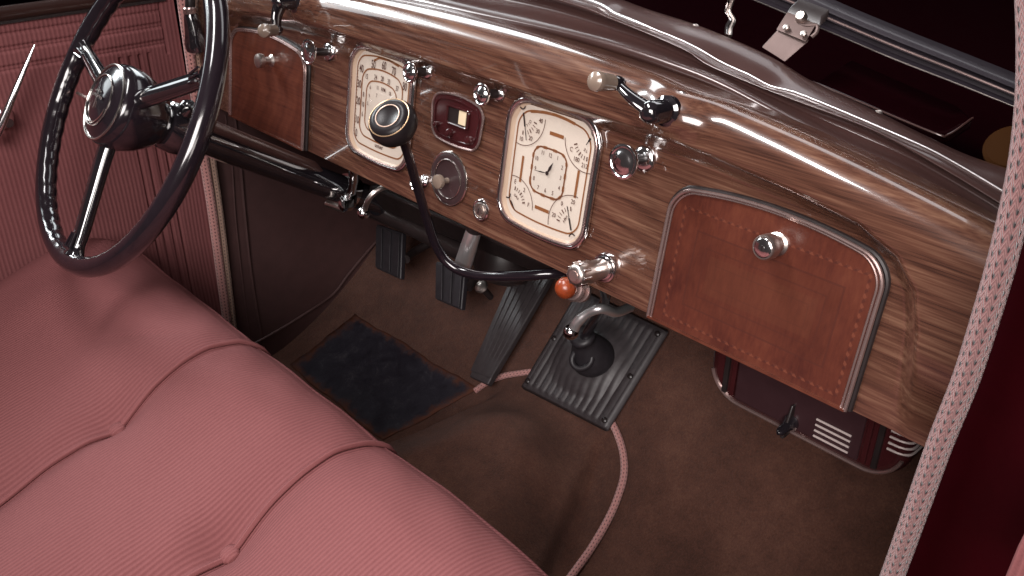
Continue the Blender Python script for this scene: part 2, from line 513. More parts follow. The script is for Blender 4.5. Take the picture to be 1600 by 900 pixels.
# inlay pattern of the passenger lid
b = NB('inlaid_red_veneer'); o_ = b.coord(); uv = b.coord('UV')
sep = b.new('ShaderNodeSeparateXYZ'); b.link(uv, sep.inputs[0])
ax = b.math('ABSOLUTE', b.math('SUBTRACT', sep.outputs[0], .003)); ay = b.math('ABSOLUTE', b.math('SUBTRACT', sep.outputs[1], .070))
dbox = b.math('MAXIMUM', b.math('SUBTRACT', ax, .040), ay)     # nested rectangles
def line(val, at, w):
    return b.math('LESS_THAN', b.math('ABSOLUTE', b.math('SUBTRACT', val, at)), w)
n1 = b.noise(b.mapping(o_, (30, 80, 7)), 1, 5, .6); n2 = b.noise(o_, 12, 5, .6, .6); n3 = b.noise(b.mapping(o_, (300, 300, 45)), 1, 3)
f = b.math('MULTIPLY_ADD', n1, .5, b.math('MULTIPLY', n2, .45)); f = b.math('MULTIPLY_ADD', b.math('SUBTRACT', n3, .5), .35, f)
col = b.ramp(f, [(.25, (.038, .0092, .0070)), (.5, (.075, .0190, .0112)), (.78, (.112, .033, .0175))])
for at, w, amt in ((.012, .0007, .4), (.026, .0009, .5), (.040, .0010, .6)):
    col = b.mix(b.math('MULTIPLY', line(dbox, at, w), amt), col, (.05, .014, .010))
zone = b.math('LESS_THAN', dbox, .040)
col = b.mix(b.math('MULTIPLY', zone, .25), col, (.055, .015, .009))
zone = b.math('LESS_THAN', dbox, .020)
col = b.mix(b.math('MULTIPLY', zone, .22), col, (.085, .028, .015))
dash_s = b.math('SINE', b.math('MULTIPLY', b.math('ADD', sep.outputs[0], sep.outputs[1]), 2 * pi / .0095))
dash_t = b.math('SINE', b.math('MULTIPLY', b.math('SUBTRACT', sep.outputs[0], sep.outputs[1]), 2 * pi / .0095))
bord = line(dbox, .0595, .0016)
col = b.mix(b.math('MULTIPLY', b.math('MULTIPLY', bord, b.math('GREATER_THAN', dash_s, .1)), .55), col, (.14, .042, .024))
col = b.mix(b.math('MULTIPLY', b.math('MULTIPLY', bord, b.math('LESS_THAN', dash_t, -.3)), .5), col, (.04, .012, .010))
b.bump(n3, .1, .0003)
M['inlay'] = b.set(base=col, rough=b.math('MULTIPLY_ADD', n2, .2, .22), coat=.35, coatr=.2, spec=.4)
lidR = lid(1, 'red veneer lid with an inlaid dashed border and a keyed lock knob')
lidL = lid(-1, 'plain red veneer lid with a small round knob')

# lock knob on the passenger lid, plain knob on the driver's lid
def put_knob(name, parent, u, v, prof, mat, segs=28, h=0.0, extra=None):
    o = mesh(name, lathe(prof, D(u, v, h), DN, segs), M[mat], parent)
    return o
lk = put_knob('lock_knob', lidR, .467, .1265, [(.0115, .006), (.0115, .008), (.0090, .010), (.0080, .016), (.0108, .018), (.0120, .020), (.0120, .030), (.0108, .032), (.0095, .032)], 'satin')
k1 = put_knob('lock_face', lidR, .467, .1265, [(.0092, .030), (.0092, .0325), (.0082, .0333), (.002, .0335)], 'chrome')
ku, kv = .467, .1265
mesh('keyhole', join(box(D(ku, kv, .0337), .0014, .0055, .0008, (V((1, 0, 0)), DT, DN)), lathe([(.0024, 0), (.0024, .0008)], D(ku, kv, .0333), DN, 14)), M['dark'], lidR)
put_knob('lid_knob', lidL, -.443, .1175, [(.010, .006), (.006, .009), (.005, .018), (.0105, .021), (.0115, .026), (.0105, .030), (.005, .032)], 'satin')
# faint worn crest beside the lock
crest = [(.487 + .045 + .012 * cos(a) * (1 + .25 * sin(3 * a)), .115 + .008 * sin(a) * (1 + .3 * cos(5 * a))) for a in [2 * pi * i / 26 for i in range(26)]]
# ---- pull knobs
def pull(u, v, r, L=.034, dark=True):
    base = lathe([(r * .78, 0), (r * .78, .003), (r * .70, .0055), (r * .48, .007), (.0052, .0075)], D(u, v, 0), DN, 28)
    stem = lathe([(.0056, .004), (.0056, L - .006)], D(u, v, 0), DN, 20)
    head = lathe([(.004, L - .011), (r * .40, L - .008), (r * .85, L - .003), (r * .98, L - .001), (r, L + .0005), (r * .97, L + .002), (r * .86, L + .0026), (r * .80, L + .0012), (r * .74, L + .0010), (r * .55, L + .0034), (r * .28, L + .0046), (.0005, L + .0050)], D(u, v, 0), DN, 36)
    k = mesh('pull_knob', head, M['chrome'], dash, sharp=50)
    mesh('stem', stem, M['dark'], k); mesh('flange', base, M['chrome'], k)
    return k
pull(-.290, .160, .0185, .036); pull(.296, .161, .0185, .036)
pull(-.066, .177, .0135, .030); pull(.070, .179, .0135, .030)
pull(-.052, .034, .012, .016)
# ---- cigar lighter
cu_, cv_ = .272, .030
cl = mesh('cigar_lighter', lathe([(.0115, .008), (.0115, .030), (.0130, .032), (.0130, .050), (.0115, .054), (.0095, .056), (.006, .0565)], D(cu_, cv_, 0), DN, 28), M['satin'], dash)
mesh('flange', lathe([(.0175, 0), (.0175, .004), (.0160, .007), (.0140, .0075), (.0140, .010), (.0115, .011)], D(cu_, cv_, 0), DN, 32), M['chrome'], cl)
kn = []
for i in range(9):
    a = 2 * pi * i / 9
    kn.append(box(D(cu_ + .0125 * cos(a), cv_ + .0125 * sin(a), .047), .003, .003, .012, (V((1, 0, 0)), DT, DN)))
mesh('grip', join(*kn), M['chrome'], cl, bevel=.0006)
mesh('centre', lathe([(.006, .056), (.006, .0575), (.001, .058)], D(cu_, cv_, 0), DN, 20), M['bronze'], cl)
# ---- round ash tray with knob
at = mesh('ash_tray', lathe([(.034, 0), (.034, .003), (.030, .0045), (.0255, .004), (.024, .0035), (.001, .004)], D(-.004, .052, 0), DN, 48), M['umber'], dash)
at['label'] = 'round dark ash tray face with two silver rings and a pale knob'
def ring(u, v, r, t, h, n=56): return tube([D(u + r * cos(2 * pi * i / n), v + r * sin(2 * pi * i / n), h) for i in range(n)], t, 8, closed=True)
mesh('ring', ring(-.004, .052, .0345, .0016, .002), M['silver'], at)
mesh('ring', ring(-.004, .052, .0255, .0008, .0045), M['silver'], at)
mesh('knob', lathe([(.004, .003), (.0035, .013), (.0085, .015), (.0098, .018), (.0090, .022), (.005, .0235)], D(-.004, .050, 0), DN, 26), M['ivory'], at)
# ---- ignition lock
il = mesh('ignition_lock', lathe([(.0105, 0), (.0105, .0035), (.009, .004), (.0085, .002), (.006, .002), (.006, .006), (.001, .0062)], D(.062, .030, 0), DN, 28), M['satin'], dash)
mesh('ring', ring(.062, .030, .0125, .0019, .002, 36), M['chrome'], il)
mesh('keyhole', box(D(.062, .030, .0063), .0014, .007, .001, (V((1, 0, 0)), DT, DN)), M['dark'], il)
# ---- radio control plate
rp = rrect(.050, .102, .152, .014, bt=.008, bb=.004)
rp = [(u * (1 - .10 * (.157 - v) / .05) , v) for u, v in rp]
rc = mesh('radio_control', solid([D(u, v, -.002) for u, v in rp], DN * .005), M['maroon'], dash, sharp=30)
rc['label'] = 'small maroon control plate with a cream window and three tiny knobs'
mesh('trim', tube([D(u * 1.01, .129 + (v - .129) * 1.02, .003) for u, v in rp], .0017, 8, closed=True), M['bronze'], rc)
mesh('inner_bead', tube([D(u * .87, .130 + (v - .130) * .80, .004) for u, v in rp], .0008, 8, closed=True), M['maroon'], rc)
wn = rrect(.020, .124, .146, .003, n=4)
wn = [(u + .004, v) for u, v in wn]
mesh('window_frame', tube([D(u, v, .005) for u, v in wn], .0017, 8, closed=True), M['maroon'], rc)
mesh('window_well', solid([D(u, v, .0033) for u, v in wn], DN * .0006), M['dark'], rc)
mesh('window', solid([D(u * .42 + .011, v, .0042) for u, v in [(-.012, .127), (.020, .127), (.020, .144), (-.012, .144)]], DN * .0009), M['lamp'], rc)
for ku, kv, kr in ((-.034, .117, .0038), (-.008, .112, .0052), (.030, .112, .0055)):
    mesh('knob', lathe([(kr, .003), (kr, .008), (kr * .7, .0105), (.0005, .011)], D(ku, kv, 0), DN, 16), M['maroon'], rc)

# ================================================================== instrument clusters
def cluster(cu, label):
    hw, v0, v1, r = .0715, .037, .178, .024
    def P(u, v, h): return D(cu + u, v, h)
    out = rrect(hw, v0, v1, r, bt=.010, bb=.006)
    root = mesh('instrument_cluster', tube([P(u, v, .004) for u, v in out], .0034, 10, closed=True), M['chrome'], dash)
    root['label'] = label
    vm = (v0 + v1) / 2
    inn = [(u * .95, vm + (v - vm) * .965) for u, v in out]
    mesh('bezel_lip', tube([P(u, v, .006) for u, v in inn], .0016, 8, closed=True), M['bronze'], root)
    # sloping inner wall then the dial
    fl = [(u * .87, vm + (v - vm) * .93) for u, v in out]
    n = len(out); vs = [P(u, v, .004) for u, v in inn] + [P(u, v, .0012) for u, v in fl]
    mesh('inner_wall', (vs, [(i, (i + 1) % n, (i + 1) % n + n, i + n) for i in range(n)]), M['creamwall'], root)
    mesh('dial', solid([P(u, v, .0008) for u, v in [(a * 1.0, vm + (b_ - vm) * 1.0) for a, b_ in fl]], DN * .0004), M['cream'], root, smooth=False)
    return root, P, vm
def glass(root, P):
    rows = []
    N = 28
    for j in range(N + 1):
        t = -1 + 2 * j / N; row = []
        for i in range(N + 1):
            s_ = -1 + 2 * i / N
            # square to rounded square
            x = s_ * math.sqrt(max(0, 1 - .22 * t * t)); y = t * math.sqrt(max(0, 1 - .14 * s_ * s_))
            row.append(P(x * .0675, .1085 + y * .0775, .0062 + .0042 * (1 - x * x) * (1 - y * y)))
        rows.append(row)
    mesh('glass', grid(rows), M['glass'], root)

# --- right cluster: clock and four gauges
root, P, vm = cluster(.165, 'square cluster with a small clock in the centre and a gauge in each corner')
F1 = lambda u, v: P(u, v, .0017)
F2 = lambda u, v: P(u, v, .0021)
ink = []; num = []
ink.append(stroke(rrect(.0575, .050, .167, .017, bt=.008, bb=.004), .0020, True, F1))
for (u0, v0_, u1, v1_, w) in ((-.006, .154, .016, .154, .0042), (-.013, .0635, .010, .0635, .0042), (-.0425, .085, -.0425, .117, .0034), (.0455, .092, .0455, .124, .0036)):
    ink.append(stroke([(u0, v0_), (u1, v1_)], w, False, F1))
ck = rrect(.0265, .0825, .134, .011, bt=.002, bb=.002)
dark = [stroke(ck, .0006, True, F2)]
bd = rrect(.0265, .0825, .134, .011, bt=.002, bb=.002)
ink.append(stroke(bd, .0022, True, F1))
for i in range(1, len(bd), 5): ink.append(stroke([bd[i], bd[(i + 1) % len(bd)], bd[(i + 2) % len(bd)]], .0034, False, lambda u, v: P(u, v, .0019)))
ink.append(stroke([(-.040 + .01 * k, .1755 - .0075 * ((-.040 + .01 * k) / .05) ** 2) for k in range(8)], .0034, False, lambda u, v: P(u, v, .0019)))
mesh('clock_face', solid([P(u * .96, .108 + (v - .108) * .96, .0013) for u, v in ck], DN * .0003), simple('clock_face_paint', (.50, .44, .38), .4), root, smooth=False)
for k in range(1, 13):
    a = pi / 2 - k * pi / 6
    rr_ = .0205 / max(abs(cos(a)), abs(sin(a)), .80)
    num.append(text(str(k), .0070, rr_ * cos(a), .108 + rr_ * 1.02 * sin(a), F2, sx=.8))
# gauges: centre corner, needle angle
def gauge(cx, cy, a0, a1, rad, marks, na, nl, letters):
    arc = [(cx + rad * cos(a0 + (a1 - a0) * i / 24), cy + rad * sin(a0 + (a1 - a0) * i / 24)) for i in range(25)]
    dark.append(stroke(arc, .0009, False, F2))
    for i in range(7):
        a = a0 + (a1 - a0) * (.16 + .68 * i / 6)
        q = [(cx + rad * .50 * cos(a), cy + rad * .50 * sin(a)), (cx + rad * .64 * cos(a), cy + rad * .64 * sin(a))]
        num.append(stroke(q, .0009 if i % 3 else .0016, False, F2))
    for fr, s_ in marks:
        a = a0 + (a1 - a0) * fr
        num.append(text(s_, .0074, cx + rad * .80 * cos(a), cy + rad * .80 * sin(a), F2, sx=.85))
    for i, s_ in enumerate(letters):
        a = a1 - (a1 - a0) * (.25 + .16 * i) if a1 > a0 else a0
        num.append(text(s_, .0048, cx + rad * .33 * cos(a), cy + rad * .33 * sin(a), F2, ang=a - pi / 2))
    ned = [(cx - .004 * cos(na), cy - .004 * sin(na)), (cx + nl * cos(na), cy + nl * sin(na))]
    hands.append(stroke([ned[0], ((ned[0][0] + ned[1][0]) / 2, (ned[0][1] + ned[1][1]) / 2)], .0022, False, lambda u, v: P(u, v, .0030)))
    hands.append(stroke(ned, .0010, False, lambda u, v: P(u, v, .0029)))
    w_ = [(cx - .008 * cos(na) + .0045 * cos(na + pi / 2) * t, cy - .008 * sin(na) + .0045 * sin(na + pi / 2) * t - .0015 * (1 - t * t) * 0) for t in (-1, -.5, 0, .5, 1)]
    w_ = [(x + .003 * (t * t) * -cos(na), y + .003 * (t * t) * -sin(na)) for (x, y), t in zip(w_, (-1, -.5, 0, .5, 1))]
    hands.append(stroke(w_, .0017, False, lambda u, v: P(u, v, .0030)))
hands = []
gauge(-.049, .163, -pi / 2 - .25, .12, .034, [(.12, '10'), (.42, '20'), (.70, '30'), (.95, '40')], -pi / 2 + .32, .028, ['O', 'I', 'L'])
gauge(.054, .160, -pi + .15, -pi / 2 + .3, .036, [(.25, 'C'), (.52, '180'), (.8, '212')], -pi / 2 - .55, .006, ['T', 'E'])
gauge(-.050, .056, .05, pi / 2 + .2, .034, [(.1, 'F'), (.5, '2'), (.88, 'E')], -.8, .010, ['G', 'A', 'S'])
gauge(.047, .058, pi / 2 - .1, pi + .25, .036, [(.1, '20'), (.42, '0'), (.78, '20')], pi / 2 + .42, .024, ['A', 'M', 'P'])
def hand(a, L, w):
    ca, sa = cos(a), sin(a); f = lambda u, v: P(u, v, .0032)
    pts = [(-.004 * ca, .108 - .004 * sa), (L * .45 * ca - w * sa, .108 + L * .45 * sa + w * ca), (L * ca, .108 + L * sa), (L * .45 * ca + w * sa, .108 + L * .45 * sa - w * ca)]
    return [f(u, v) for u, v in pts], [(0, 1, 2, 3)]
hk = [hand(math.radians(64), .0165, .0020), hand(math.radians(186), .0215, .0008),
      ([P(.0026 * cos(i * pi / 6), .108 + .0026 * sin(i * pi / 6), .0034) for i in range(12)], [tuple(range(12))])]
mesh('border_lines', join(*ink), M['brownink'], root, smooth=False)
mesh('numerals', join(*num, *dark), M['darkink'], root, smooth=False)
mesh('gauge_needles', join(*hands), M['dark'], root, smooth=False)
mesh('clock_hands', join(*hk), M['dark'], root, smooth=False)
glass(root, P)

# --- left cluster: speedometer of nested scales
root, P, vm = cluster(-.160, 'square speedometer of nested brown scales with numbers from 10 to 80')
F1 = lambda u, v: P(u, v, .0017)
F2 = lambda u, v: P(u, v, .0021)
ink = []; num = []
for hw_, a_, b_, r_, w_, bb_ in ((.0585, .049, .168, .016, .0021, .008), (.046, .062, .151, .014, .0022, .008), (.0345, .073, .137, .012, .0020, .006)):
    ink.append(stroke(rrect(hw_, a_, b_, r_, bt=bb_, bb=.003), w_, True, F1))
ink.append(stroke([(-.022, .1685), (-.010, .1745), (.012, .1755), (.034, .172)], .0030, False, F1))
for i, (s_, u, v) in enumerate((('0', -.052, .060), ('10', -.052, .079), ('20', -.052, .106), ('30', -.052, .130), ('40', -.049, .152), ('50', -.022, .163), ('60', .002, .166), ('70', .024, .163), ('80', .050, .148), ('90', .0525, .122), ('100', .0525, .095))):
    num.append(text(s_, .0155, u, v, F2, sx=.62))
for s_, u, v in (('15', -.036, .144), ('24', -.015, .147), ('28', .000, .148), ('33', .015, .147), ('37', .034, .142), ('8', -.0405, .118), ('10', -.0405, .104), ('6', -.0405, .090), ('40', .0405, .12)):
    num.append(text(s_, .0098, u, v, F2, sx=.65))
for s_, u, v in (('6', -.026, .131), ('11', -.009, .134), ('RPM', .004, .134), ('18', .019, .132), ('9', -.027, .119), ('7', -.010, .123), ('20', .024, .121), ('L', -.029, .108)):
    num.append(text(s_, .0074, u, v, F2, sx=.7))
num.append(text('uotuer', .0085, .003, .0545, F2, sx=.8))
tick = []
for i in range(22):
    t = i / 21
    tick.append(stroke([(-.0590, .058 + .095 * t), (-.0560 if i % 2 else -.0545, .058 + .095 * t)], .0006, False, F2))
mesh('border_lines', join(*ink), M['brownink'], root, smooth=False)
mesh('numerals', join(*num), M['darkink'], root, smooth=False)
mesh('scale_ticks', join(*tick), M['darkink'], root, smooth=False)
glass(root, P)

# ---- windscreen winder cranks on top of the dash
def crank(sg, tip, grip_end, label):
    u0, v0_ = sg * .335, .222
    c0 = D(u0, v0_, .012)
    body = mesh('winder_crank', join(lathe([(.019, 0), (.019, .006), (.016, .009), (.0125, .010), (.0125, .016), (.015, .018), (.015, .024), (.0115, .026), (.0115, .048), (.009, .054), (.004, .057)], c0, DN, 30)), M['black'], dash)
    body['label'] = label
    t = dpt(*tip, .066); g = dpt(*grip_end, .096)
    s0 = D(u0, v0_, .056)
    arm = crom([s0, s0.lerp(t, .5) + DN * .004, t], 10)
    n = len(arm)
    mesh('arm', tube(arm, [.0112 - .0052 * i / (n - 1) for i in range(n)], 14, flat=.62, up=DN), M['black'], body)
    ax_ = (g - t).normalized(); L = (g - t).length
    mesh('arm_end', lathe([(.003, -.009), (.0065, -.006), (.0075, 0), (.0065, .006), (.005, .008)], t, ax_, 18), M['black'], body)
    mesh('grip', lathe([(.006, .006), (.0080, .008), (.0084, L * .5), (.0088, L * .8), (.0092, L * .86), (.0097, L - .001), (.0090, L + .003), (.0060, L + .0052), (.001, L + .0068)], t, ax_, 24), M['ivory'], body)
crank(1, (964, 130), (932, 127), 'black winder crank with its arm swung level to the left')
crank(-1, (433, 47), (413, 48), 'black winder crank with its arm hanging down')

# ================================================================== windscreen moulding
def rail(px, y): return [aty(a, b_, y) for a, b_ in px]
def resample(pts, n):
    P = crom(pts, 8); L = [0]
    for a, b_ in zip(P, P[1:]): L.append(L[-1] + (b_ - a).length)
    out = []; j = 0
    for i in range(n):
        t = L[-1] * i / (n - 1)
        while j < len(L) - 2 and L[j + 1] < t: j += 1
        out.append(P[j].lerp(P[j + 1], (t - L[j]) / ((L[j + 1] - L[j]) or 1)))
    return out
def by_x(pts, xs):
    """sample a rail at given x so that the rails stay aligned"""
    P = crom(pts, 10); out = []
    for x in xs:
        for a, b_ in zip(P, P[1:]):
            if a.x <= x <= b_.x: out.append(a.lerp(b_, (x - a.x) / ((b_.x - a.x) or 1))); break
        else:
            e = P[0] if x < P[0].x else P[-1]; q = P[1] if x < P[0].x else P[-2]
            d = (e - q) / ((e.x - q.x) or 1); out.append(e + d * (x - e.x))
    return out
G0 = [(440, -22), (562, 0), (662, 19), (744, 36), (860, 57), (960, 85), (1047, 115), (1135, 150), (1260, 215), (1338, 252), (1422, 290), (1540, 357), (1600, 398)]
GB = [(440, -50), (562, -25), (662, -5), (744, 13), (860, 38), (960, 64), (1047, 93), (1135, 128), (1260, 193), (1338, 231), (1422, 269), (1540, 338), (1600, 378)]
GC = [(440, -75), (562, -50), (662, -28), (744, -8), (860, 18), (960, 48), (1047, 80), (1135, 120), (1260, 178), (1338, 212), (1422, 250), (1540, 318), (1600, 358)]
GD = [(440, -110), (662, -54), (869, 0), (960, 32), (1067, 77), (1110, 104), (1236, 155), (1359, 201), (1470, 262), (1578, 328), (1600, 342)]
GE = [(440, -135), (662, -76), (910, 0), (960, 24), (1067, 67), (1127, 100), (1169, 119), (1203, 137), (1253, 151), (1414, 219), (1485, 254), (1600, 322)]
GF = [(440, -170), (662, -110), (977, 2), (1019, 17), (1086, 38), (1135, 57), (1192, 82), (1230, 103), (1275, 130), (1380, 180), (1498, 238), (1587, 268), (1600, 274)]
xs = [-.74 + 1.40 * i / 150 for i in range(151)]
def rx(px, y): return by_x(rail(px, y), xs)
RA, RB, RC_, RD, RE, RF = rx(G0, .092), rx(GB, .094), rx(GC, .118), rx(GD, .112), rx(GE, .124), rx(GF, .168)
cross = []
for i in range(len(xs)):
    a, b_, c_, d_, e_, f_ = RA[i], RB[i], RC_[i], RD[i], RE[i], RF[i]
    key = [a + V((0, .02, -.012)), a, a.lerp(b_, .5) + V((0, -.006, .002)), b_, c_, c_.lerp(d_, .55) + V((0, .004, 0)), d_, d_.lerp(e_, .5) + V((0, -.001, .001)), e_, e_.lerp(f_, .5) + V((0, 0, .004)), f_, f_ + V((0, .012, -.02))]
    cross.append(crom(key, 5))
rows = [[cross[i][j] for i in range(len(xs))] for j in range(len(cross[0]))]
wm = mesh('windscreen_moulding', grid(rows), M['mould'], None, sharp=70)
tag(wm, 'glossy brown metal moulding running along the top of the dashboard under the windscreen', 'moulding')
k0 = [(p * .55 + q * .45) + V((0, -.0002, .0006)) for p, q in zip(RE, RD)]
mesh('chrome_bead', tube([p + V((0, .002, .001)) for p in RE[12:]], [.0026 if p.x < .19 else max(.0009, .0026 - (p.x - .19) * .06) for p in RE[12:]], 10), M['bead'], wm)
for px, py, yy in ((1019, 24, .160), (1086, 43, .160), (1372, 178, .166)):
    mesh('screw', lathe([(.0042, -.001), (.0042, .0015), (.003, .0026), (.0005, .003)], aty(px, py, yy), (0, -.6, .8), 16), M['satin'], wm)
# dark channel behind the dash top
ch = [[p + V((0, 0, -.004)) for p in RA], [p + V((0, .012, -.03)) for p in RA], [p + V((0, -.03, -.035)) for p in RA]]
mesh('channel', grid(ch), M['dark'], wm)

# ================================================================== cowl, hood and windscreen
cz = lambda x: .775 + .02 * (1 - (x / .7) ** 2)
rows = []
for j in range(30):
    row = []
    for i in range(61):
        x = -1.1 + 2.2 * i / 60; t = j / 29
        row.append(V((x, .17 + 1.5 * t, .80 - .05 * (abs(x) / .7) ** 2.2 - .03 * sin(min(1, t * 6) * pi / 2) + .02 * t - (.16 * max(0, abs(x) - .75)))))
    rows.append(row)
hood = mesh('car_bonnet', grid(rows), M['paint'], None, sharp=0)
tag(hood, 'glossy dark maroon bonnet and cowl seen through the windscreen', 'bonnet')
vent = [aty(1270, 128, .20), aty(1345, 160, .20), aty(1460, 208, .20), aty(1482, 210, .21), aty(1520, 184, .24), aty(1500, 168, .30), aty(1330, 92, .30)]
vt_ = thing('cowl_vent', 'raised dark maroon vent lid with rounded corners on the cowl', 'vent', vent[2] + V((0, 0, 0)))
mesh('lid', poly(vent, (0, .004, -.012)), M['paint'], vt_, bevel=.004)
mesh('rim_bead', tube(crom([vent[0], vent[1], vent[2], vent[3], vent[4]], 6), .0011, 8), M['mould'], vt_)
# flat amber disc for the round brown patch beyond the rail
am = mesh('amber_disc', lathe([(.027, 0), (.027, .004), (.024, .007), (.012, .008), (.004, .0082)], aty(1585, 235, .22), (0, -.6, .8), 28), simple('brown_amber', (.024, .0085, .002), .7, spec=.03), None)
tag(am, 'dull brown amber disc half hidden behind the pink door cord', 'lamp')

wf = thing('windscreen', 'dark opening windscreen frame with a steel catch above the cowl', 'windscreen', aty(1590, 165, .23))
Rb = [aty(a, b_, .25) for a, b_ in ((1020, -66), (1200, 8), (1300, 50), (1400, 92), (1500, 131), (1620, 180))]
Rt = [aty(a, b_, .25) for a, b_ in ((1020, -105), (1200, -31), (1300, 14), (1400, 56), (1500, 96), (1620, 145))]
A = resample(Rb, 60); B = resample(Rt, 60)
prof = [(0, .03), (0, 0), (.06, -.004), (.12, 0), (.15, .003), (.36, .004), (.42, .000), (.50, -.004), (.58, .0), (.62, .004), (.72, .003), (.80, -.001), (.92, .002), (1.0, .006), (1.0, .03)]
mesh('lower_rail', grid([[A[i].lerp(B[i], t) + V((0, d, 0)) for i in range(60)] for t, d in prof]), simple('dark_rail', (.022, .017, .022), .36, .3, vary=.3, coat=.15), wf, sharp=30)
mesh('rail_bead', tube([A[i].lerp(B[i], .02) + V((0, -.002, 0)) for i in range(60)], .0013, 8), M['satin'], wf)
mesh('rail_bead', tube([A[i].lerp(B[i], .56) + V((0, -.002, 0)) for i in range(60)], .0013, 8), M['bronze'], wf)
up_ = V((0, .10, .5))
gl = [A[0].lerp(B[0], .98) + V((0, .012, 0)), A[-1].lerp(B[-1], .98) + V((0, .012, 0))]
mesh('glass', solid([gl[0], gl[1], gl[1] + up_, gl[0] + up_], V((0, .005, 0))), M['screen'], wf, smooth=False)
# catch
cb = aty
pl = [cb(1190, 74, .17), cb(1226, 97, .17), cb(1262, 66, .185), cb(1218, 44, .185)]
catch = mesh('catch_plate', poly(pl, V((0, .003, .002))), M['steel'], wf, bevel=.0007)
pl2 = [cb(1215, 47, .184), cb(1261, 66, .184), cb(1275, 42, .198), cb(1230, 23, .198)]
mesh('hinge_plate', poly([p + V((0, -.003, .001)) for p in pl2], V((0, .003, .002))), M['steel'], wf, bevel=.0007)
pl3 = [cb(1228, 21, .205), cb(1284, 42, .205), cb(1287, 26, .212), cb(1238, 8, .212)]
mesh('catch_block', poly([p + V((0, -.002, 0)) for p in pl3], V((0, .014, .006))), M['dark'], wf, bevel=.002)
mesh('catch_hook', tube(crom([cb(1230, 28, .197), cb(1247, 38, .194), cb(1262, 40, .194), cb(1276, 40, .198), cb(1276, 50, .194), cb(1268, 58, .190)], 5), .0022, 8), M['steel'], wf)
for px, py in ((1229, 43), (1256, 53)):
    mesh('screw', lathe([(.0032, -.001), (.0032, .002), (.001, .003)], cb(px, py, .182), (0, -.8, .6), 14), M['satin'], wf)
mesh('screw', lathe([(.0062, -.002), (.0062, .003), (.0045, .005), (.001, .0055)], cb(1252, 27, .196), (0, -.8, .6), 18), M['satin'], wf)
arm = crom([cb(1150, -24, .20), cb(1141, 0, .20), cb(1136, 18, .20), cb(1143, 32, .19), cb(1138, 44, .18), cb(1137, 56, .172)], 6)
ra = thing('windscreen_stay', 'narrow bent steel stay standing at the top edge left of the catch', 'stay', arm[-1])
mesh('strip', tube(arm, .0045, 10, flat=.35, up=(0, -1, 0)), M['chrome'], ra)
mesh('edge', tube([p + CR * .004 + V((0, -.002, 0)) for p in arm], .0022, 8), M['satin'], ra)

# ================================================================== doors, pillars, floor
# driver's door
dr = thing('car_door', 'rose ribbed cloth driver door with pleats and chrome handle behind the steering wheel', 'door', (-.66, -.5, 0))
def door_off(y, z):
    o = 0
    for c in (.770, .750, .745, .722, .717):                     # horizontal pleats
        if y < -.062: o -= .0026 * math.exp(-((z - c) / .0022) ** 2)
    if z < .706:
        for c in (-.140, -.124, -.108, -.092): o -= .0045 * math.exp(-((y - c) / .0022) ** 2)
    if .700 < z < .785: o -= .0035 * math.exp(-((y + .060) / .0020) ** 2)
    return o
zs = [0.0, .1, .2] + [.2 + .005 * i for i in range(1, 96)] + [.675 + .0014 * i for i in range(1, 82)]
ys = [-1.3, -1.1, -.9] + [-.9 + .01 * i for i in range(1, 70)] + [-.20 + .0013 * i for i in range(1, 128)] 
rows = [[V((-.66 + .004 + door_off(y, z), y, z)) for y in ys] for z in zs if z <= .786]
mesh('cloth_panel', grid(rows), M['door'], dr, sharp=0)
mesh('window_sill', tube([V((-.665, -1.3 + .13 * i, .796)) for i in range(11)], .012, 14), simple('dark_walnut_sill', (.026, .011, .009), .25, coat=.5), dr)
mesh('window_sill_strip', box((-.654, -.67, .787), .006, 1.24, .004), M['dark'], dr)
hp = [atx(-14, 222, -.628), atx(4, 188, -.622), atx(24, 140, -.618), atx(42, 98, -.618), atx(54, 70, -.618)]
hpp = crom(hp, 6); n = len(hpp)
hd = mesh('door_handle', tube(hpp, [.0088 * (1 - .88 * (i / (n - 1))) + .0004 for i in range(n)], 14, flat=.7), M['chrome'], dr)
mesh('rosette', lathe([(.018, 0), (.018, .004), (.014, .010), (.008, .016), (.007, .034)], atx(2, 184, -.657), (1, 0, 0), 28), M['chrome'], hd)

# cords down the pillar
def cordline(px, x, n=8): return crom([atx(a, b_, x) for a, b_ in px], n)
c1 = mesh('door_piping', tube(cordline([(276, -60), (290, 40), (300, 110), (316, 230), (330, 320), (345, 430), (360, 540)], -.652), .0085, 14), M['cordsmall'])
tag(c1, 'thin pink speckled cord running down the edge of the driver door', 'piping')
c2 = mesh('pillar_piping', tube(cordline([(300, -60), (306, 60), (315, 130), (330, 240), (343, 330), (355, 430), (368, 540)], -.655), .0070, 14), M['cordbeige'])
tag(c2, 'thin beige braided cord running down beside the pink cord at the door pillar', 'piping')

# kick panel on the driver's side
kp = thing('footwell_lining', 'dark maroon leather side panel between driver door and pedals', 'panel', (-.66, .2, 0))
rows = []
for j in range(40):
    z = .66 * j / 39; rows.append([V((-.664 + .0025 * sin(y_ * 21 + z * 5) * sin(z * 9 + 1), y_, z)) for y_ in [-.035 + .85 * i / 60 for i in range(61)]])
mesh('leather', grid(rows), M['leather'], kp, sharp=0)
mesh('seam', tube(cordline([(365, 170), (375, 250), (383, 340), (393, 430), (408, 520), (415, 560)], -.662), .0030, 8), M['leather'], kp)
mesh('seam', tube(cordline([(352, 180), (362, 250), (368, 340), (378, 430), (390, 520), (397, 560)], -.663), .0016, 8), M['leather'], kp)
mesh('piping', tube(cordline([(392, 540), (440, 513), (480, 488), (520, 460), (545, 428), (575, 392), (610, 352), (650, 300)], -.660), .0028, 8), M['leather'], kp)

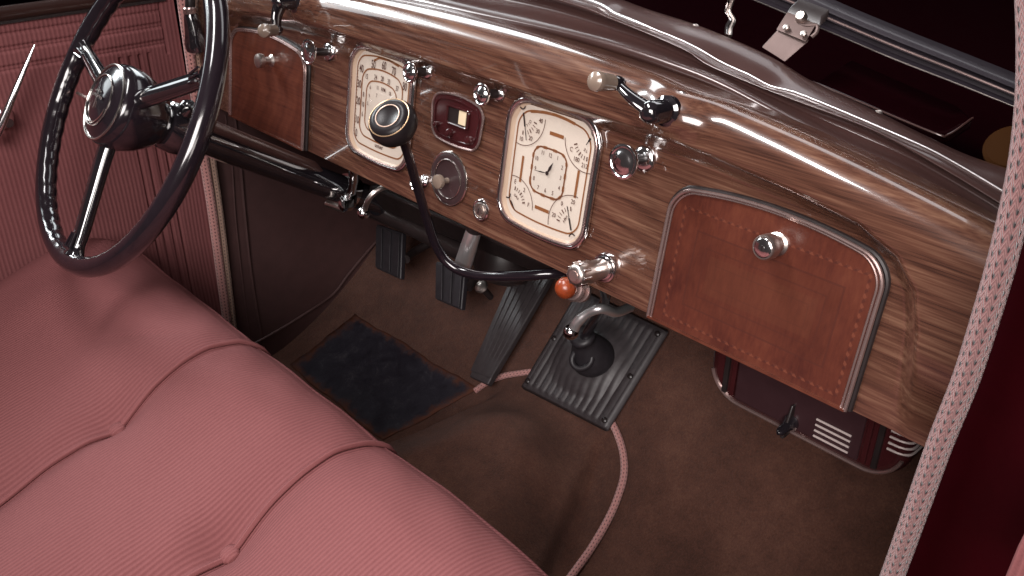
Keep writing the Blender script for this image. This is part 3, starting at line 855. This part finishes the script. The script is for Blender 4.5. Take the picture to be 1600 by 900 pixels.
# floor
def fz(y):
    pts = [(-1.2, .03), (-.2, .03), (0, .035), (.08, .05), (.16, .08), (.22, .115), (.27, .153), (.35, .225), (.5, .36), (.75, .59), (1.2, .98)]
    for (a, b_), (c_, d_) in zip(pts, pts[1:]):
        if y <= c_: return b_ + (d_ - b_) * (y - a) / (c_ - a)
    return pts[-1][1]
def fzs(y): return (fz(y - .02) + fz(y) * 2 + fz(y + .02)) / 4
def tun_half(y):
    # half width of the raised carpet over the gearbox, about x = -.03
    if y > .31: return 0
    t = (.31 - y) / .30
    return .095 + .125 * min(1.25, t) ** 1.0
def fl(x, y):
    z = fzs(y)
    hw = tun_half(y)
    if hw > 0:
        d = hw - abs(x + .035)
        up = .035 * sstep(.0, .024, d) + .055 * sstep(.01, .14, d)
        z += up * sstep(.275, .13, y)
    z += .0020 * sin(x * 23 + 3 * y) * sin(y * 19 + 1)
    return z
def seg(a, b_, n): return [a + (b_ - a) * i / n for i in range(n)]
fx = seg(-.665, .75, 236); fy = seg(-.6, .45, 175) + seg(.45, .66, 12)
flo = mesh('floor', grid([[V((x, y, fl(x, y))) for x in fx] for y in fy]), M['carpet'], None, sharp=0)
flo['kind'] = 'structure'

def floor_hit(px, py, lift=0.0):
    d = ray(px, py); t = .5
    while t < 4:
        p = CAM + d * t
        if p.z <= fl(p.x, p.y) + lift: return p
        t += .002
    return p
# tunnel cords
cr = crom([floor_hit(a, b_, .006) for a, b_ in ((950, 652), (962, 672), (973, 705), (975, 740), (966, 775), (950, 812), (925, 855), (898, 893), (870, 930))], 6)
k_ = mesh('carpet_piping', tube(cr, .0062, 12), M['cordsmall'])
tag(k_, 'pink speckled cord edging the carpet right of the gear lever plate', 'piping', None)
cl_ = crom([floor_hit(a, b_, .006) for a, b_ in ((835, 580), (812, 583), (785, 588), (762, 597), (742, 611))], 6)
k_ = mesh('carpet_piping', tube(cl_, .0056, 12), M['cordsmall'])
tag(k_, 'short pink speckled cord edging the carpet between accelerator and gear lever plate', 'piping', None)

# worn heel mat, draped on the carpet
rows = []
cn = [(553, 490), (745, 608), (600, 690), (455, 572)]
for j in range(26):
    row = []
    for i in range(34):
        s_, t = i / 33, j / 25
        wob = .7 * sin(i * 1.3) + 2 * sin(i * .37 + j * .2)
        a = V(cn[0] + (0,)).lerp(V(cn[1] + (0,)), s_); c_ = V(cn[3] + (0,)).lerp(V(cn[2] + (0,)), s_)
        q = a.lerp(c_, t); q.x += .7 * sin(j * 1.1) + 2 * sin(j * .4 + 1)
        row.append(floor_hit(q.x, q.y + wob, .0025 + .001 * sin(i * .5) * sin(j * .4)))
    rows.append(row)
hm = mesh('heel_mat', grid(rows, lambda r_, c_: (c_ / 33, r_ / 25)), M['mat'], None, sharp=0)
sm = hm.modifiers.new('s', 'SOLIDIFY'); sm.thickness = .0016; sm.offset = 0
tag(hm, 'worn black heel mat on the brown carpet below the clutch pedal', 'mat')

# ================================================================== seat
def lerp_tab(tab, x):
    if x <= tab[0][0]: return tab[0][1]
    for (a, b_), (c_, d_) in zip(tab, tab[1:]):
        if x <= c_:
            t = (x - a) / (c_ - a); return b_ + (d_ - b_) * t
    return tab[-1][1]
ZP = [(-1.1, .30), (-.7, .335), (-.57, .362), (-.5, .387), (-.46, .400), (-.424, .402), (-.40, .417), (-.37, .434), (-.33, .449), (-.29, .455), (-.25, .446), (-.225, .428), (-.213, .412), (-.205, .39)]
ZS = [(-1.1, .335), (-.8, .365), (-.6, .396), (-.5, .417), (-.42, .435), (-.36, .454), (-.31, .466), (-.27, .461), (-.24, .448), (-.22, .430), (-.210, .412), (-.204, .39)]
def sm_tab(tab, y): return sum(lerp_tab(tab, y + d) * w for d, w in ((-.012, .25), (0, .5), (.012, .25))) if y < -.225 else lerp_tab(tab, y)
PX = (-.14, .145, .43)
BT = [(-.14, -.424), (.145, -.424), (.43, -.424), (-.14, -.66), (.145, -.66)]
def pipe_x(px, y): return px + .012 * math.exp(-((y + .424) / .05) ** 2) * 0
def seat_z(x, y):
    zp, zs_ = sm_tab(ZP, y), sm_tab(ZS, y)
    d = min(abs(x - p) for p in PX)
    w = 1 - .55 * math.exp(-(d / .028) ** 2) - .45 * math.exp(-(d / .075) ** 2)
    z = zp + (zs_ - zp) * w
    for bx, by in BT:
        r = math.hypot(x - bx, (y - by) * .9)
        z -= .013 * math.exp(-(r / .036) ** 1.5)
    e = x + .625      # rounded outboard end
    if e < .10: z -= .055 * (1 - math.sqrt(max(0, 1 - ((.10 - max(e, 0)) / .10) ** 2)))
    return z + .0016 * sin(x * 17 + y * 9) + .0010 * sin(x * 31 - y * 23) + .0007 * sin(x * 60 + y * 41 + 2 * sin(y * 25)) - .0022 * math.exp(-((y + .345 - .9 * (x + .235)) / .004) ** 2 - ((x + .235) / .035) ** 2)
sx = []
x = -.625
while x < .70:
    sx.append(x)
    d = min(abs(x - p) for p in PX); x += .0035 if d < .06 else .008
sy = seg(-1.1, -.75, 20) + seg(-.75, -.25, 120) + seg(-.25, -.2049, 26) + [-.205]
rows = [[V((x, y, seat_z(x, y))) for x in sx] for y in sy]
rows += [[V((x, -.205 + .004 * sin(k / 8 * pi) , seat_z(x, -.205) - .25 * k / 8)) for x in sx] for k in range(1, 9)]
# left side skirt
for r_ in rows: r_.insert(0, r_[0] + V((-.004, 0, -.12)))
seat = thing('bench_seat', 'pink ribbed cloth bench seat cushion with piped seams and buttons', 'car seat', (0, -.6, .2))
mesh('cushion', grid(rows), M['seat'], seat, sharp=0)
for p in PX:
    pts = []
    y = -1.05
    while y < -.206:
        zz = seat_z(p, y) + .0032
        pts.append(V((p, y, zz))); y += .008
    pts += [V((p, -.203, seat_z(p, -.206) - .01)), V((p, -.200, seat_z(p, -.206) - .04))]
    mesh('piping', tube(pts, .0036, 10), M['button'], seat)
for bx, by in BT[:2] + BT[3:]:
    z = seat_z(bx, by) + .0048
    mesh('button', lathe([(.009, -.006), (.0110, -.001), (.0110, .001), (.0092, .0036), (.005, .0052), (.0005, .0056)], (bx, by, z), (0, -.28, 1), 26), M['button'], seat)

# ================================================================== steering
WC = V((-.325, -.27, .728)); WA = V((.039, .844, -.535)).normalized()
WU = V((.999, -.046, 0)).normalized(); WV = WU.cross(WA).normalized()
if WV.z < 0: WV = -WV
def W(r, a, s=0): return WC + (WU * cos(a) + WV * sin(a)) * r + WA * s
sw = thing('steering_wheel', 'glossy black three spoke steering wheel with silver crested hub', 'steering wheel', WC)
NR = 220; vs, fs = [], []
for i in range(NR):
    a = 2 * pi * i / NR
    for k in range(18):
        t = 2 * pi * k / 18
        rr_ = .0132
        # finger grips on the underside
        g = max(0, cos(t - pi * .9))          # facing away from the driver / outward
        rr_ *= 1 + .055 * g * sin(a * 52)
        q = WC + (WU * cos(a) + WV * sin(a)) * (.21 - 0 + rr_ * cos(t)) + WA * (rr_ * 1.08 * sin(t))
        vs.append(q)
for i in range(NR):
    for k in range(18):
        fs.append((i * 18 + k, i * 18 + (k + 1) % 18, ((i + 1) % NR) * 18 + (k + 1) % 18, ((i + 1) % NR) * 18 + k))
mesh('rim', (vs, fs), M['rim'], sw, sharp=0)
for ang in (277, 26, 168):
    a = math.radians(ang)
    pts = [W(.035, a, -.004), W(.07, a, -.004), W(.12, a, -.002), W(.165, a, 0), W(.186, a, 0), W(.20, a, 0)]
    pts = crom(pts, 5); n = len(pts)
    rad = []
    for i in range(n):
        t = i / (n - 1); rad.append(.0108 - .0022 * t + (.0045 * max(0, (t - .8) / .2) ** 1.5))
    sp = mesh('spoke', tube(pts, rad, 16, flat=1.25, up=WA), M['black'], sw)
    w2 = WA.cross((WU * cos(a) + WV * sin(a)))
    fl_ = []
    for k in (-1, 0, 1):
        fl_.append(tube([W(.172, a, -.009) + w2 * .006 * k, W(.192, a, -.0115) + w2 * .0085 * k], .0016, 8))
    mesh('spoke_ribs', join(*fl_), M['rim'], sp)
# hub
mesh('hub', lathe([(.020, .060), (.030, .052), (.040, .040), (.050, .022), (.0555, .004), (.0560, -.010), (.0535, -.020), (.0490, -.026), (.0475, -.0262), (.044, -.0285), (.030, -.0335), (.012, -.0358), (.0005, -.036)], WC, WA, 56), M['rim'], sw, sharp=50)
def hring(r, s, t, n=56): return tube([W(r, 2 * pi * i / n, s) for i in range(n)], t, 8, closed=True)
mesh('hub_ring', hring(.0495, -.0265, .0015), M['silver'], sw)
mesh('hub_ring', hring(.0335, -.0335, .0010), M['silver'], sw)
mesh('hub_ring', tube([W(.0295, math.radians(200 + 150 * i / 20), -.0345) for i in range(21)], .0010, 8), M['silver'], sw)
HB = lambda u, v: W(math.hypot(u, v), math.atan2(v, u), -.0372 + .055 * (u * u + v * v) * 12 * .1)
em = [stroke([(-.016, .003), (-.006, .0055), (0, .0040), (.006, .0055), (.017, .004)], .0035, False, HB), stroke([(0, .012), (.0015, -.012)], .0034, False, HB),
      stroke([(-.010, .009), (0, .0135), (.009, .010)], .0030, False, HB), stroke([(-.006, -.004), (-.009, -.013)], .0022, False, HB), stroke([(.006, -.002), (.008, -.010)], .0018, False, HB)]
mesh('hub_emblem', join(*em), M['silver'], sw, smooth=False)
mesh('horn_lever', tube([W(.192, math.radians(186), .012), W(.045, math.radians(196), .010)], .0022, 8), M['bronze'], sw)

scn = thing('steering_column', 'long glossy black steering column slanting under the dashboard', 'steering column', WC + WA * .3)
ce = WC + WA * .375
mesh('column_tube', lathe([(.0255, .075), (.0255, .10), (.0225, .105), (.0225, .30), (.0222, .80)], WC, WA, 32), M['black'], scn)
mesh('collar', lathe([(.024, .050), (.033, .056), (.035, .072), (.035, .092), (.030, .098), (.020, .100)], WC, WA, 32), M['black'], scn)
# small control box on top of the collar
tp = WC + WA * .085 + V((.018, 0, .032))
mesh('collar_clip', lathe([(.004, -.012), (.011, -.010), (.012, 0), (.011, .012), (.007, .016)], tp, (.6, .4, .7), 18), M['black'], scn)
mesh('upper_sleeve', tube([tp + WA * .004, tp + WA * .03 + V((0, 0, -.006)), tp + WA * .10 + V((0, 0, -.0075)), tp + WA * .215 + V((-.006, 0, -.010)), tp + WA * .245 + V((-.010, 0, -.018))], [.0075, .0085, .0085, .0085, .002], 14), M['mould'], scn)
# chrome clamp
cc = WC + WA * .372
clamp = mesh('column_clamp', lathe([(.0235, -.006), (.0275, -.006), (.0275, .012), (.0235, .012)], cc, WA, 32), M['chrome'], scn)
mesh('clamp_leg', tube(crom([dpt(554, 262, -.03), aty(552, 285, .03), aty(548, 305, .03), aty(546, 320, .02)], 5), [.0085] * 5 + [.0075] * 5 + [.0105] * 6, 16), M['chrome'], clamp)
mesh('clamp_nut', lathe([(.011, -.010), (.012, -.008), (.012, .006), (.008, .010), (.001, .011)], aty(540, 318, .005), (-.2, -1, .1), 6), M['chrome'], clamp)
mesh('clamp_bolt', lathe([(.006, -.018), (.006, .018)], aty(524, 322, .01), (1, .2, 0), 12), M['satin'], clamp)

# ================================================================== gear lever and plate
TP0 = V((0, .27, .153)); TS = V((0, .734, .679)).normalized(); TN = V((0, -.679, .734)).normalized()   # toe board plane
def toe(px, py, lift): return hit(px, py, TP0 + TN * lift, TN)
gp = thing('gear_lever_plate', 'ridged black rubber floor plate around the gear lever', 'floor plate', toe(930, 560, .02))
q = [toe(815, 603, .014), toe(948, 671, .014), toe(1042, 518, .014), toe(905, 452, .014)]
cpt = sum(q, V()) / 4
rows = []
NI, NJ = 88, 60
for j in range(NJ + 1):
    row = []
    for i in range(NI + 1):
        s_, t = i / NI, j / NJ
        p = q[0].lerp(q[1], s_).lerp(q[3].lerp(q[2], s_), t)
        h = .0
        # ribs
        e = min(s_, 1 - s_, t * 1.3, (1 - t) * 1.3)
        bs = sstep(.40, .20, math.hypot((s_ - .50) * .95, (t - .48) * 1.0)) * sstep(.10, .20, t) 
        if e > .06: h += .0026 * (.5 + .5 * cos(s_ * 2 * pi * 13)) * (1 - .8 * bs)
        # raised boss under the boot
        h += .013 * bs
        h += -.006 * (1 - sstep(0, .03, e))
        row.append(p + TN * h)
    rows.append(row)
pm = mesh('plate', grid(rows), M['rubber'], gp, sharp=35)
so = pm.modifiers.new('s', 'SOLIDIFY'); so.thickness = .008; so.offset = 0
for s_, t in ((.05, .06), (.95, .06), (.94, .5), (.95, .94), (.06, .5)):
    p = q[0].lerp(q[1], s_).lerp(q[3].lerp(q[2], s_), t)
    mesh('screw', lathe([(.005, .0), (.005, .0035), (.003, .005), (.0005, .0052)], p + TN * .004, TN, 14), M['dark'], gp)
bp_ = toe(928, 560, .030)
gl_ = thing('gear_lever', 'bent black gear lever with round ringed knob in front of the speedometer', 'gear lever', bp_)
mesh('boot', lathe([(.034, -.008), (.0385, .002), (.0375, .012), (.033, .026), (.0275, .040), (.0215, .052), (.0185, .060), (.0215, .063), (.0215, .069), (.016, .072), (.010, .073)], bp_, TN * .7 + V((0, -.1, .5)), 36), M['padrub'], gl_, sharp=70)
btop = bp_ + (TN * .7 + V((0, -.1, .5))).normalized() * .062
bx_ = (TN * .7 + V((0, -.1, .5))).normalized()
fc = bp_ + bx_ * .024 + V((0.006, -.026, -.002))
fn = V((.25, -.8, .5)).normalized(); fa = fn.orthogonal().normalized(); fb = fn.cross(fa)
mesh('boot_eyelet', tube([fc + fa * .0185 * cos(2 * pi * i / 28) + fb * .0155 * sin(2 * pi * i / 28) for i in range(28)], .0052, 10, closed=True), M['padrub'], gl_, sharp=0)
lev = [btop, hit(945, 470, (0, .22, 0), (0, 1, 0)), aty(935, 440, .16), aty(905, 428, .10), aty(870, 427, .06), aty(810, 431, .03), aty(745, 430, .012), aty(705, 415, -.002), aty(682, 385, -.014), aty(665, 335, -.035), aty(650, 285, -.058), aty(637, 240, -.085), aty(628, 212, -.100)]
lp = crom(lev, 8); n = len(lp)
mesh('shaft', tube(lp, [.0078 - .0022 * i / n for i in range(n)], 16), M['rim'], gl_, sharp=0)
kc = aty(614, 192, -.112); ka = V((.20, -.62, .75)).normalized()
kb = mesh('knob', lathe([(.007, -.030), (.010, -.024), (.020, -.018), (.0265, -.009), (.0285, .000), (.0270, .007), (.0225, .0125), (.0195, .0140), (.0150, .0150), (.0135, .0140), (.0005, .0135)], kc, ka, 48), simple('black_knob', (.012, .009, .010), .34, 0, vary=.3, rv=.15, coat=.0, spec=.18), gl_, sharp=60)
def kring(r, s, t, n=48):
    x_ = ka.orthogonal().normalized(); y_ = ka.cross(x_)
    return tube([kc + ka * s + (x_ * cos(2 * pi * i / n) + y_ * sin(2 * pi * i / n)) * r for i in range(n)], t, 8, closed=True)
mesh('knob_ring', kring(.0242, .0108, .0007), M['brass'] if 'brass' in M else simple('brass_line', (.62, .42, .25), .3, .8), kb)
mesh('knob_ring', kring(.0142, .0148, .0007), simple('pale_line', (.62, .45, .36), .35, .3), kb)

# ================================================================== pedals
def pedal(name, label, corners, p0, nrm, ribs=3, thick=.012, group=None):
    nrm = V(nrm).normalized()
    c = [hit(a, b_, p0, nrm) for a, b_ in corners]
    root = thing(name, label, 'pedal', sum(c, V()) / 4, 'foot pedals under the dashboard')
    mesh('pad', poly(c, -nrm * thick), M['padrub' if ribs < 6 else 'rubber'], root, bevel=.0025)
    rr = []
    for i in range(ribs):
        s_ = (i + .5) / ribs
        a = c[0].lerp(c[1], s_); b_ = c[3].lerp(c[2], s_)
        a, b_ = a.lerp(b_, .05), b_.lerp(a, .05)
        w = (c[1] - c[0]).length / ribs * .33; ux = (c[1] - c[0]).normalized()
        rr.append(poly([a - ux * w, a + ux * w, b_ + ux * w, b_ - ux * w], nrm * (.0045 if ribs < 6 else .0022)))
    mesh('pad_ridges', join(*rr), M['padrub' if ribs < 6 else 'rubber'], root, bevel=.0006)
    return root, c, nrm
pr, c, nn = pedal('clutch_pedal', 'black ribbed rubber clutch pedal, leftmost of the pedals', [(588, 350), (629, 364), (626, 437), (587, 419)], (-.45, .21, .30), (.05, -.86, .45))
mesh('pedal_arm', tube(crom([c[1].lerp(c[2], .55) - nn * .012, aty(650, 392, .27), aty(690, 370, .33), aty(720, 350, .40)], 5), .0085, 12), M['dark'], pr)
pr, c, nn = pedal('brake_pedal', 'black ribbed rubber brake pedal under the bend of the gear lever', [(681, 408), (727, 420), (721, 485), (681, 468)], (-.28, .20, .29), (.05, -.86, .45))
mesh('pedal_arm', tube(crom([c[1].lerp(c[2], .45) - nn * .012, aty(745, 432, .26), aty(790, 420, .33), aty(820, 400, .40)], 5), .0085, 12), M['dark'], pr)
pedal('accelerator_pedal', 'long black ribbed rubber accelerator pedal sloping up the toe board', [(806, 415), (872, 415), (762, 601), (733, 588)], TP0 + TN * .045, TN, 6, .014)

# ================================================================== under-dash pieces
# dark cross brace and tray
br = thing('cross_brace', 'dark metal brace and housing hidden under the dashboard above the pedals', 'brace', aty(720, 350, .12))
pts = [aty(560, 275, .06), aty(900, 432, .06), aty(900, 470, .14), aty(800, 405, .14), aty(560, 315, .12)]
mesh('tray', poly([aty(575, 290, .07), aty(880, 425, .07), aty(870, 440, .09), aty(690, 368, .10), aty(570, 318, .10)], V((0, .06, 0))), M['dark'], br, bevel=.006)
mesh('brace_bar', tube([aty(572, 322, .10), aty(640, 352, .12), aty(720, 392, .13), aty(800, 418, .14)], .016, 16), M['dark'], br)
mesh('relay_can', lathe([(.040, -.05), (.044, -.04), (.046, .02), (.040, .04), (.02, .048), (.002, .05)], aty(790, 395, .15), (.15, -.4, -1), 32), M['dark'], br)
# firewall
rows = [[V((x, .62 - .02 * cos(x * 5), z)) for x in (-.7, -.4, 0, .4, .75)] for z in (.3, .5, .725)]
fwl = mesh('firewall', grid(rows), M['dark'], None); fwl['kind'] = 'structure'

pb = thing('handbrake_handle', 'polished chrome tube hanging under the dashboard below the ignition lock', 'handle', aty(738, 380, .03))
a, b_ = aty(742, 355, .03), aty(723, 416, .03)
mesh('tube', lathe([(.0085, 0), (.0105, .004), (.0118, (b_ - a).length * .5), (.0125, (b_ - a).length * .9), (.011, (b_ - a).length), (.004, (b_ - a).length + .003)], a, b_ - a, 24), M['bead'], pb)
mesh('bracket', lathe([(.012, -.03), (.012, .004)], a, b_ - a, 20), M['dark'], pb)
db = thing('starter_button', 'small chrome button on the toe board beside the brake pedal', 'button', aty(752, 447, .2))
mesh('cap', lathe([(.003, -.006), (.0105, -.003), (.0118, 0), (.010, .003), (.004, .0048), (.0005, .005)], aty(752, 448, .18), (0, -.6, .8), 24), M['satin'], db)
mesh('post', lathe([(.0065, 0), (.0055, -.035)], aty(752, 448, .18), V((0, -.6, .8)), 14), M['dark'], db)

rl = thing('release_lever', 'curved grey lever with a chrome ball end beside the column clamp', 'lever', aty(570, 330, .01))
mesh('rod', tube(crom([aty(569, 330, .00), aty(576, 312, .0), aty(588, 299, .01), aty(605, 292, .03), aty(625, 300, .07)], 6), .0042, 12), M['satin'], rl)
mesh('ball', ball(aty(568, 333, 0), .0098), M['chrome'], rl)

ol = thing('choke_pull', 'orange amber ball knob on a chrome ring below the cigar lighter', 'knob', dpt(884, 450, .01))
kb_ = dpt(884, 450, .03); kd = (dpt(912, 455, -.01) - kb_).normalized()
mesh('ball', ball(kb_, .0125, 24), M['amber'], ol)
mesh('collar', lathe([(.007, .006), (.007, .014), (.0125, .015), (.0145, .018), (.0125, .021), (.008, .022), (.008, .030), (.014, .031), (.014, .036), (.008, .037)], kb_, kd, 28), M['bronze'], ol)
mesh('bracket', tube(crom([kb_ + kd * .030, kb_ + kd * .045 + V((0, .01, .01)), dpt(900, 440, -.03)], 5), .006, 12), M['satin'], ol)

hl = thing('hook_handle', 'curved chrome handle with ball end hanging above the gear lever boot', 'handle', aty(895, 515, .06))
mesh('rod', tube(crom([aty(895, 518, .06), aty(902, 503, .062), aty(918, 489, .07), aty(940, 482, .08), aty(962, 488, .11), aty(985, 480, .15)], 6), [.0072] * 10 + [.0066] * 21, 14), M['bead'], hl)
mesh('ball', ball(aty(892, 519, .058), .0105), M['chrome'], hl)

# ================================================================== heater
ht = thing('heater', 'maroon heater box with chrome stripes hanging under the passenger glove box', 'heater', (.48, .12, .5))
ya = .085
hw, hc = .120, .487
zt, zb = .615, .472
def HP(u, z, d=0): return V((hc + u, ya + d, z))
o0 = []
R_ = .042
for k in range(13):
    a = pi + (pi / 2) * k / 12; o0.append((-hw + R_ + R_ * cos(a), zb + R_ + R_ * sin(a)))
for k in range(13):
    a = 1.5 * pi + (pi / 2) * k / 12; o0.append((hw - R_ + R_ * cos(a), zb + R_ + R_ * sin(a)))
o0 += [(hw, zt), (-hw, zt)]
hb = mesh('case', poly([HP(u, z) for u, z in o0], V((0, .15, 0))), M['maroon'], ht, bevel=.012)
mesh('face_panel', poly([HP(-.080, zb + .012, -.003), HP(.072, zb + .012, -.003), HP(.072, zt - .01, -.003), HP(-.080, zt - .01, -.003)], V((0, .006, 0))), simple('plum_panel', (.030, .013, .015), .3, vary=.2), ht, bevel=.002)
for u in (-.094, -.084, .078, .090):
    mesh('groove_rib', poly([HP(u - .003, zb + .014, -.004), HP(u + .003, zb + .014, -.004), HP(u + .003, zt - .01, -.004), HP(u - .003, zt - .01, -.004)], V((0, .008, 0))), M['dark'] if u in (-.094, .090) else M['maroon'], ht, bevel=.001)
tr_ = [(u, z) for u, z in o0[2:24]]
mesh('lower_trim', tube([HP(u * .965, z + .004, .0015) for u, z in tr_], .0022, 8), M['bronze'], ht)
st = []
for i in range(4): st.append(tube([HP(.022 , zb + .040 - .0072 * i + .0, -.0045), HP(.062, zb + .040 - .0072 * i, -.0045)], .0013, 8))
mesh('chrome_stripes', join(*st), M['stripe'], ht)
st = []
for i in range(4):
    z = zb + .066 - .0075 * i
    st.append(tube(crom([HP(hw - .022, z, -.0005), HP(hw - .011, z, .0005), HP(hw - .0025, z, .0045), HP(hw + .0003, z, .0125), HP(hw + .0005, z, .040)], 4), .0014, 8))
mesh('side_stripes', join(*st), M['stripe'], ht)
mesh('control_knob', lathe([(.0095, 0), (.0095, .004), (.006, .010), (.005, .022), (.002, .026)], HP(-.006, zb + .020, -.003), (0, -1, -.1), 18), M['black'], ht)
mesh('control_blade', poly([HP(-.0085, zb + .006, -.020), HP(-.0035, zb + .006, -.020), HP(-.0045, zb + .044, -.008), HP(-.0075, zb + .044, -.008)], V((0, .014, 0))), M['dark'], ht, bevel=.0015)
mesh('corner_screw', lathe([(.004, 0), (.003, .003), (.0005, .004)], HP(-hw + .004, zb + .075, -.002), (0, -1, 0), 12), M['chrome'], ht)

# ================================================================== spotlight handle
sp = thing('spotlight_handle', 'black pear shaped grip hanging from the pillar beside the steering wheel rim', 'handle', atx(305, 50, -.60))
a, b_ = atx(297, 18, -.60), atx(311, 84, -.60)
L = (b_ - a).length
mesh('grip', lathe([(.009, 0), (.0115, L * .1), (.0150, L * .45), (.0195, L * .75), (.0185, L * .9), (.012, L * .98), (.002, L)], a, b_ - a, 28), M['black'], sp)
mesh('ferrule', lathe([(.0085, -.008), (.0105, -.006), (.0105, .002), (.009, .003)], a, b_ - a, 24), M['bronze'], sp)
mesh('bracket', tube(crom([a, a + V((0, .004, .025)), a + V((-.02, .01, .05)), a + V((-.05, .01, .08))], 5), .008, 14), M['dark'], sp)

# ================================================================== near door opening
wp = [aty(1610, -60, -.1), aty(1614, 60, -.1), aty(1611, 160, -.1), aty(1599, 260, -.1), aty(1573, 380, -.1), aty(1545, 480, -.1), aty(1510, 590, -.1), aty(1470, 690, -.1), aty(1434, 790, -.1), aty(1398, 890, -.1), aty(1360, 990, -.1)]
wl = mesh('door_windlace', tube(crom(wp, 14), .0090, 28), M['cordpink'])
tag(wl, 'thick pink knitted cord with dark stitch holes along the near door opening', 'windlace')
# painted door pillar to its right
rows = []
for p in crom(wp, 6):
    b0 = p + V((.006, .012, 0))
    rows.append([b0 + V((-.01, .03, 0)), b0, b0 + V((.030, -.002, 0)), b0 + V((.034, -.006, 0)), b0 + V((.055, -.010, 0)), b0 + V((.20, -.02, 0))])
pj = mesh('door_pillar', grid(rows), M['jamb'], None, sharp=0)
tag(pj, 'deep maroon painted door pillar right of the pink knitted cord', 'pillar')
# pink trimmed door edge in the lower right corner
pd = [aty(1556, 930, -.19), aty(1585, 860, -.19), aty(1620, 790, -.19), aty(1700, 790, -.19), aty(1700, 930, -.19)]
pdm = mesh('door_trim', poly(pd, V((0, .02, 0))), M['seat'], None, bevel=.006)
tag(pdm, 'scrap of pink ribbed door trim in the lower right corner of the photo', 'door trim')

# passenger-side inner wall, below the dash end
rows = [[V((.668, y_, z)) for y_ in (-.06, .2, .5, .9)] for z in (0, .3, .6, .78)]
ks = mesh('side_lining', grid(rows), M['leather'], None); tag(ks, 'dark leather lining at the far right end of the footwell behind the pink cord', 'panel')

# ================================================================== light
w = bpy.data.worlds.new('World'); S.world = w; w.use_nodes = True
bg = w.node_tree.nodes['Background']; bg.inputs[0].default_value = (.85, .70, .70, 1); bg.inputs[1].default_value = .05
def area(name, loc, target, sx, sy, power, col=(1, 1, 1), spread=180):
    l = bpy.data.lights.new(name, 'AREA'); l.shape = 'RECTANGLE'; l.size = sx; l.size_y = sy; l.energy = power; l.color = col
    l.spread = math.radians(spread)
    o = bpy.data.objects.new(name, l); COL.objects.link(o); o.location = loc
    d = V(target) - V(loc); o.rotation_euler = d.to_track_quat('-Z', 'Y').to_euler(); return o
area('softbox_key', (1.25, -1.75, 1.75), (.15, .0, .62), 1.3, .9, 25, (1, .93, .91), 105)
area('strip_right', (-.20, -.53, 2.2), (.45, .03, .8), .95, .24, 10, (1, .97, .97), 100)
area('strip_left', (-2.35, -.55, 2.15), (-.25, .03, .8), 1.1, .34, 20, (.93, .98, 1), 100)
area('softbox_windscreen', (.05, .9, 1.9), (.2, .0, .8), .95, .34, 3, (.97, .97, 1))
area('softbox_windscreen_left', (-1.45, .9, 1.8), (-.35, -.1, .75), 1.0, .7, 14, (.92, .97, 1))
area('softbox_driver', (-1.9, -.9, 1.7), (-.2, -.1, .6), .5, 1.0, 6, (.90, .97, 1))
area('footwell_fill', (1.0, -.75, .95), (.0, .35, .15), .3, .3, 1.9, (1, .92, .88))
# dark studio behind the car
bk = [[V((4 * cos(a), 3.5 * sin(a), z)) for a in [pi * i / 24 * 1.3 - .45 for i in range(25)]] for z in (-1, 1, 5)]
bd = mesh('backdrop', grid(bk), simple('dark_studio_cloth', (.004, .001, .003), .9, spec=0.0), None); bd['kind'] = 'structure'

S.view_settings.view_transform = 'Standard'; S.view_settings.look = 'None'
S.view_settings.exposure = 0; S.view_settings.gamma = 1
S.render.engine = 'CYCLES'
S.cycles.max_bounces = 8
try: S.cycles.use_denoising = True
except Exception: pass
